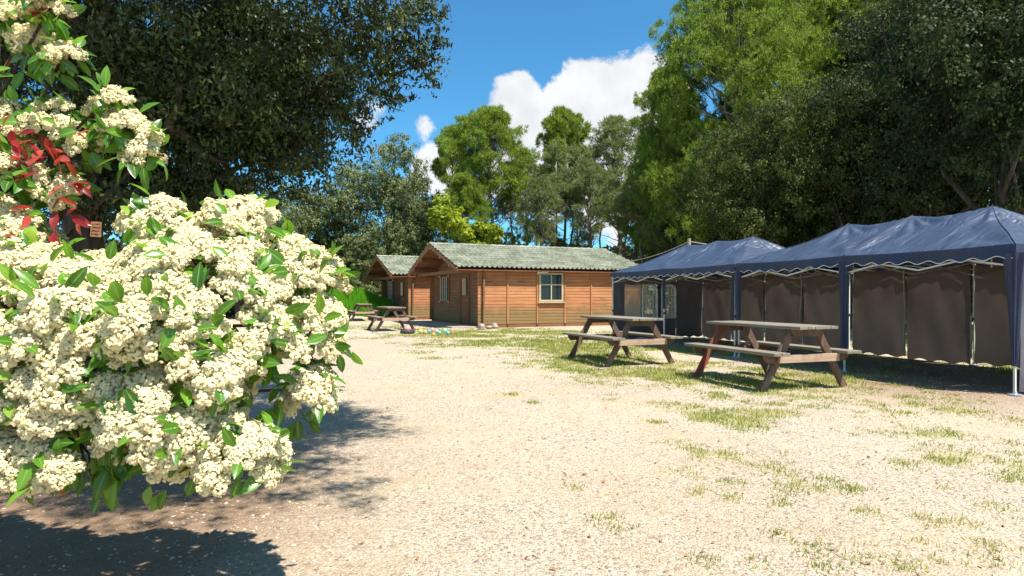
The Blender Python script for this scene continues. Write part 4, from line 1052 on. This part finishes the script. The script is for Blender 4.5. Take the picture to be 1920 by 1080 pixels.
# ------------------------------------------------------------------ the blossoming shrub in front
def shrub():
    rng = np.random.default_rng(5); bx, by = -2.95, 3.0; root = empty('photinia_shrub', (bx, by, 0)); loc = np.array([bx, by, 0.])
    tag(root, 'photinia shrub covered in cream blossom with red young leaves, close at left', 'shrub')
    lob = []   # centre, radii (world), blossom weight
    def Lb(px, py, Y, rx, ry, rd, wgt=1.0):
        p = at(px, py, Y); lob.append((np.array(p), np.array([rx * Y / F, rd, ry * Y / F]), wgt))
    Lb(395, 575, 2.45, 165, 150, .38, 1.2); Lb(298, 412, 2.45, 50, 48, .14, 1.2); Lb(452, 412, 2.5, 62, 42, .16, 1.2); Lb(545, 500, 2.55, 66, 62, .18, 1.3); Lb(590, 610, 2.5, 52, 72, .16, 1.2)
    Lb(200, 670, 2.35, 190, 190, .42, 1.2); Lb(20, 640, 2.3, 180, 190, .42, 1.1); Lb(450, 845, 2.15, 75, 65, .15, 1.3); Lb(330, 770, 2.2, 110, 95, .28, 1.1); Lb(582, 730, 2.45, 34, 55, .12, 1.2); Lb(150, 830, 2.25, 130, 70, .3, .55); Lb(0, 820, 2.25, 90, 70, .3, .8)
    Lb(15, 440, 2.45, 65, 70, .2, 1.1); Lb(-120, 560, 2.5, 190, 260, .5, .9); Lb(-180, 250, 2.7, 180, 220, .5, .6)
    Lb(30, 330, 2.5, 70, 35, .16, .9)
    Lb(350, 470, 2.45, 60, 60, .16, 1.1); Lb(608, 520, 2.5, 32, 42, .10, 1.1); Lb(500, 640, 2.3, 70, 60, .14, 1.1); Lb(395, 690, 2.1, 60, 40, .12, 1.1); Lb(290, 600, 2.05, 70, 45, .14, 1.1); Lb(90, 560, 2.05, 70, 40, .14, 1.1)
    upper = [(205, 185, 2.5, 40, 22, .09), (245, 245, 2.5, 50, 34, .10), (275, 285, 2.5, 26, 28, .08), (110, 225, 2.55, 45, 36, .12), (165, 260, 2.5, 28, 24, .07), (95, 15, 2.5, 32, 26, .10), (55, 45, 2.6, 50, 40, .14), (120, 100, 2.5, 28, 18, .07), (0, 20, 2.7, 40, 40, .15), (60, 230, 2.6, 60, 40, .14), (20, 345, 2.45, 70, 32, .12), (110, 350, 2.5, 45, 24, .10), (-40, 250, 2.6, 60, 70, .2)]
    for u in upper: Lb(*u, .8)
    nbig = 22
    # --- blossom cluster prototypes
    def floret_ball(center, r, n, rg):
        d = rdir(n, rg); P = center + d * r * (.62 + .62 * rg.random((n, 1))); d = unit(d + np.array([0, 0, .8]))
        a = unit(np.cross(d, rdir(n, rg))); b = np.cross(d, a); s = .0044 + .0022 * rg.random((n, 1)); V = []
        # five petals as a cupped star: two quads crossing at a slight angle
        q1 = np.stack([P - a * s, P + b * s * .75 + d * s * .35, P + a * s, P - b * s * .75 + d * s * .35], 1)
        a2 = (a + b) * .7071; b2 = (b - a) * .7071
        q2 = np.stack([P - a2 * s + d * s * .3, P + b2 * s * .75, P + a2 * s + d * s * .3, P - b2 * s * .75], 1)
        return np.concatenate([q1, q2]).reshape(-1, 3)
    protos = []
    for k in range(7):
        rg = np.random.default_rng(300 + k); Vs = []; rn = []; mi = []
        nb = 11 + k % 4
        for j in range(nb):
            ang = j * 2.4; rr = .058 * math.sqrt((j + .3) / nb); c = np.array([math.cos(ang) * rr, math.sin(ang) * rr, -.55 * rr + rg.normal() * .004])
            v = floret_ball(c, .0155 + .005 * rg.random(), 100, rg); Vs.append(v); q = len(v) // 4; rn.append(np.clip(.12 + rg.random(q) * .88, 0, 1)); mi.append(np.zeros(q))
            # buds and stalks
            n_ = 6; d = rdir(n_, rg); P = c + d * .016; ax = unit(d + .4 * rdir(n_, rg)); Vs.append(leaf_quads(P, ax, unit(np.cross(ax, rdir(n_, rg))), .009, .004)); rn.append(rg.random(n_)); mi.append(np.ones(n_))
            st_ = np.array([[0, 0, -.055]]); ax = unit(c[None] - st_); mid = (c[None] + st_) / 2; Vs.append(leaf_quads(mid, ax, unit(np.cross(ax, rdir(1, rg))), float(np.linalg.norm(c - st_[0])), .004)); rn.append([.6]); mi.append([1])
        V = np.concatenate(Vs); protos.append((V, np.concatenate(rn), np.concatenate(mi)))
    # the opening between the upper branches and the main mass, through which the oak trunk shows
    g0 = np.array(at(182, 428, 2.4))
    def in_gap(P): return abs(P[0] / P[1] - g0[0] / g0[1]) < .040 and abs((P[2] - CAMH) / P[1] - (g0[2] - CAMH) / g0[1]) < .038
    # --- spots on the lobes
    spots = []
    for li, (c, r, wgt) in enumerate(lob):
        area = (r[0] * r[2] + r[0] * r[1] + r[1] * r[2]) ; n = int(area * 150 * wgt) + 2
        for _ in range(n * 4):
            d = rdir(1, rng)[0]
            if d[2] < -.45 and rng.random() < .8: continue
            if d[1] > .15 and rng.random() < .8: continue
            P = c + d * r * (.93 + .1 * rng.random())
            inside = any((((P - c2) / (r2 * .88)) ** 2).sum() < 1 for j2, (c2, r2, w2) in enumerate(lob) if j2 != li)
            if inside: continue
            if P[2] < .45 or in_gap(P): continue
            if any(np.linalg.norm(P - q[0]) < .064 for q in spots): continue
            spots.append((P, unit(d * .75 + np.array([.12, -.35, .75])), li))
            if sum(1 for q in spots if q[2] == li) >= n: break
    # nearest the camera axis first: those that show largest
    vis = lambda q: (abs(q[0][0] / q[0][1]) > .84) * 10 + (q[0][1] - [c for c, _, _ in lob][q[2]][1])
    spots.sort(key=vis)
    def frame(nrm):
        z = Vector(nrm); x = z.orthogonal().normalized(); x.rotate(Matrix.Rotation(rng.random() * 6.28, 3, z)); y = z.cross(x); return Matrix((x, y, z)).transposed()
    meshes = []; rest_V, rest_r, rest_m = [], [], []
    for k, (V, rn, mi) in enumerate(protos):
        o = npmesh('flower_cluster', V, 4, [M['floret'], M['bud']], rnd=rn, midx=mi); meshes.append(o)
    used = set()
    for i, (P, nrm, li) in enumerate(spots):
        k = i % len(protos); m3 = frame(nrm); s = .85 + .40 * rng.random()
        if li >= nbig: s *= .8
        if i < 100:
            o = meshes[k] if k not in used else meshes[k].copy()
            if k in used: COL.objects.link(o)
            used.add(k); o.parent = root; mw = m3.to_4x4(); mw.translation = Vector(P - loc); o.matrix_local = mw @ Matrix.Diagonal((s, s, s, 1))
        else:
            V, rn, mi = protos[k]; rest_V.append((V * s) @ np.array(m3).T + (P - loc)); rest_r.append(rn); rest_m.append(mi)
    if rest_V:
        o = npmesh('flower_clusters', np.concatenate(rest_V), 4, [M['floret'], M['bud']], rnd=np.concatenate(rest_r), midx=np.concatenate(rest_m), parent=root); o['kind'] = 'stuff'
    print('clusters', len(spots))
    # --- leaves: curved blades with a folded midrib
    def leaves(name, C, ax, nr, L, W, mat_, rnd):
        n = len(C); side = unit(np.cross(ax, nr)); up = unit(np.cross(side, ax)); prof = [(0, .02), (.15, .55), (.38, .98), (.62, .95), (.84, .55), (1, .02)]
        V = np.empty((n, len(prof), 3, 3)); L = L[:, None]; W = W[:, None]
        for j, (t_, w_) in enumerate(prof):
            mid = C + ax * L * t_ - up * L * .22 * t_ * t_
            V[:, j, 1] = mid; V[:, j, 0] = mid - side * W * w_ / 2 + up * W * w_ * .16; V[:, j, 2] = mid + side * W * w_ / 2 + up * W * w_ * .16
        idx = []
        for j in range(len(prof) - 1):
            for s in (0, 1): idx.append([j * 3 + s, j * 3 + s + 1, (j + 1) * 3 + s + 1, (j + 1) * 3 + s])
        idx = np.array(idx); Fq = (idx[None] + (np.arange(n) * len(prof) * 3)[:, None, None]).reshape(-1, 4)
        o = npindexed(name, V.reshape(-1, 3), Fq, mat_, root, rnd=np.repeat(rnd, len(idx)))
        a_ = o.data.attributes.new('mid', 'FLOAT', 'POINT'); a_.data.foreach_set('value', np.tile([0., 1., 0.], n * len(prof)).astype(np.float32)); return o
    C, A, N = [], [], []
    for li, (c, r, wgt) in enumerate(lob):
        area = (r[0] * r[2] + r[0] * r[1] + r[1] * r[2]); n = int(area * (220 if li < nbig else 700)) + 3
        if li in (13, 14): n //= 2
        if li in (10, 11): n = int(n * 2.2)
        d = rdir(n, rng); q = .45 + .52 * rng.random((n, 1)); C.append(c + d * r * q); A.append(unit(d * .7 + rdir(n, rng) * .7 + np.array([0, -.1, -.1 if li not in (7, 8, 10, 11) else -.9]))); N.append(unit(d + rdir(n, rng) * .5 + np.array([0, -.2, .5])))
    # leaf sprays poking out by each blossom
    for (P, nrm, li) in spots:
        if rng.random() < .85:
            n = 3; d = rdir(n, rng); C.append(P - nrm * .02 + d * .03); A.append(unit(d + nrm * .35)); N.append(unit(nrm + .5 * rdir(n, rng)))
    # hanging sprays along the lower rim
    for (px, py, Y, k) in ((210, 880, 2.1, 9), (245, 850, 2.15, 8), (300, 925, 2.1, 3), (195, 925, 2.15, 3), (380, 890, 2.1, 5), (130, 860, 2.2, 7), (60, 870, 2.2, 7), (640, 660, 2.45, 2), (555, 790, 2.4, 3), (520, 750, 2.4, 4), (490, 680, 2.35, 4), (350, 690, 2.15, 4), (190, 560, 2.1, 3), (200, 240, 2.45, 3), (260, 300, 2.45, 6), (170, 290, 2.5, 4), (60, 100, 2.5, 6), (100, 130, 2.5, 6), (30, 130, 2.5, 5), (230, 600, 2.2, 2), (390, 700, 2.1, 3), (440, 480, 2.3, 4), (120, 560, 2.2, 4)):
        p = np.array(at(px, py, Y)); C.append(p + rng.normal(size=(k, 3)) * .022); A.append(unit(rdir(k, rng) * .5 + np.array([0, -.1, -.75 if py > 280 else -.3]))); N.append(unit(np.array([0, -1, .5]) + .5 * rdir(k, rng)))
    C = np.concatenate(C) - loc; A = np.concatenate(A); N = np.concatenate(N); n = len(C)
    keep = (C[:, 2] > .42) & ~np.array([in_gap(p + loc) for p in C]); C, A, N = C[keep], A[keep], N[keep]; n = len(C)
    leaves('foliage', C, A, N, .058 + .045 * rng.random(n), .028 + .018 * rng.random(n), M['shrubleaf'], np.clip(.45 + .25 * rng.normal(size=n), 0, 1)); print('leaves', n)
    # red young leaves
    C, A, N = [], [], []
    for (px, py, Y, k, s) in ((20, 240, 2.45, 8, .05), (50, 270, 2.42, 9, .05), (90, 280, 2.42, 6, .04), (120, 310, 2.42, 6, .04), (140, 345, 2.4, 8, .03), (130, 395, 2.4, 4, .03), (95, 410, 2.42, 4, .035), (20, 110, 2.5, 2, .02), (75, 20, 2.5, 3, .02), (100, 440, 2.4, 2, .02), (155, 265, 2.42, 3, .02), (15, 280, 2.4, 6, .03), (110, 888, 2.2, 2, .01), (20, 345, 2.35, 3, .02), (40, 410, 2.35, 2, .02)):
        p = np.array(at(px, py, Y)); C.append(p + rng.normal(size=(k, 3)) * s); A.append(unit(rdir(k, rng) * .8 + np.array([.3, -.2, -.3]))); N.append(unit(np.array([0, -.6, .8]) + .5 * rdir(k, rng)))
    C = np.concatenate(C) - loc; n = len(C)
    leaves('young_leaves', C, np.concatenate(A), np.concatenate(N), .05 + .04 * rng.random(n), .020 + .013 * rng.random(n), M['redleaf'], rng.random(n))['label'] = 'glossy red young leaves'
    # stems
    mb = MB(); hub = np.array([0, 0, .0])
    for k in range(6):
        a = k * 1.05; tip = np.array([math.cos(a) * .35 + .15, math.sin(a) * .25 - .1, .9]); mb.tube([(math.cos(a) * .06, math.sin(a) * .06, -.05), tuple(tip * .5 + np.array([0, 0, .02])), tuple(tip)], [.03, .025, .018], 8)
        for li, (c, r, _) in enumerate(lob):
            if li % 6 != k: continue
            e = c - loc; mid = (tip + e) / 2 + rng.normal(size=3) * .05; mb.tube([tuple(tip), tuple(mid), tuple(e)], [.016, .011, .005], 6)
            for _ in range(6):
                d = rdir(1, rng)[0]; q = e + d * r * .85; mb.tube([tuple(e), tuple((e + q) / 2 + rng.normal(size=3) * .015), tuple(q)], [.005, .0035, .002], 5)
    mb.build('stem', M['twig'], root, True)
shrub()
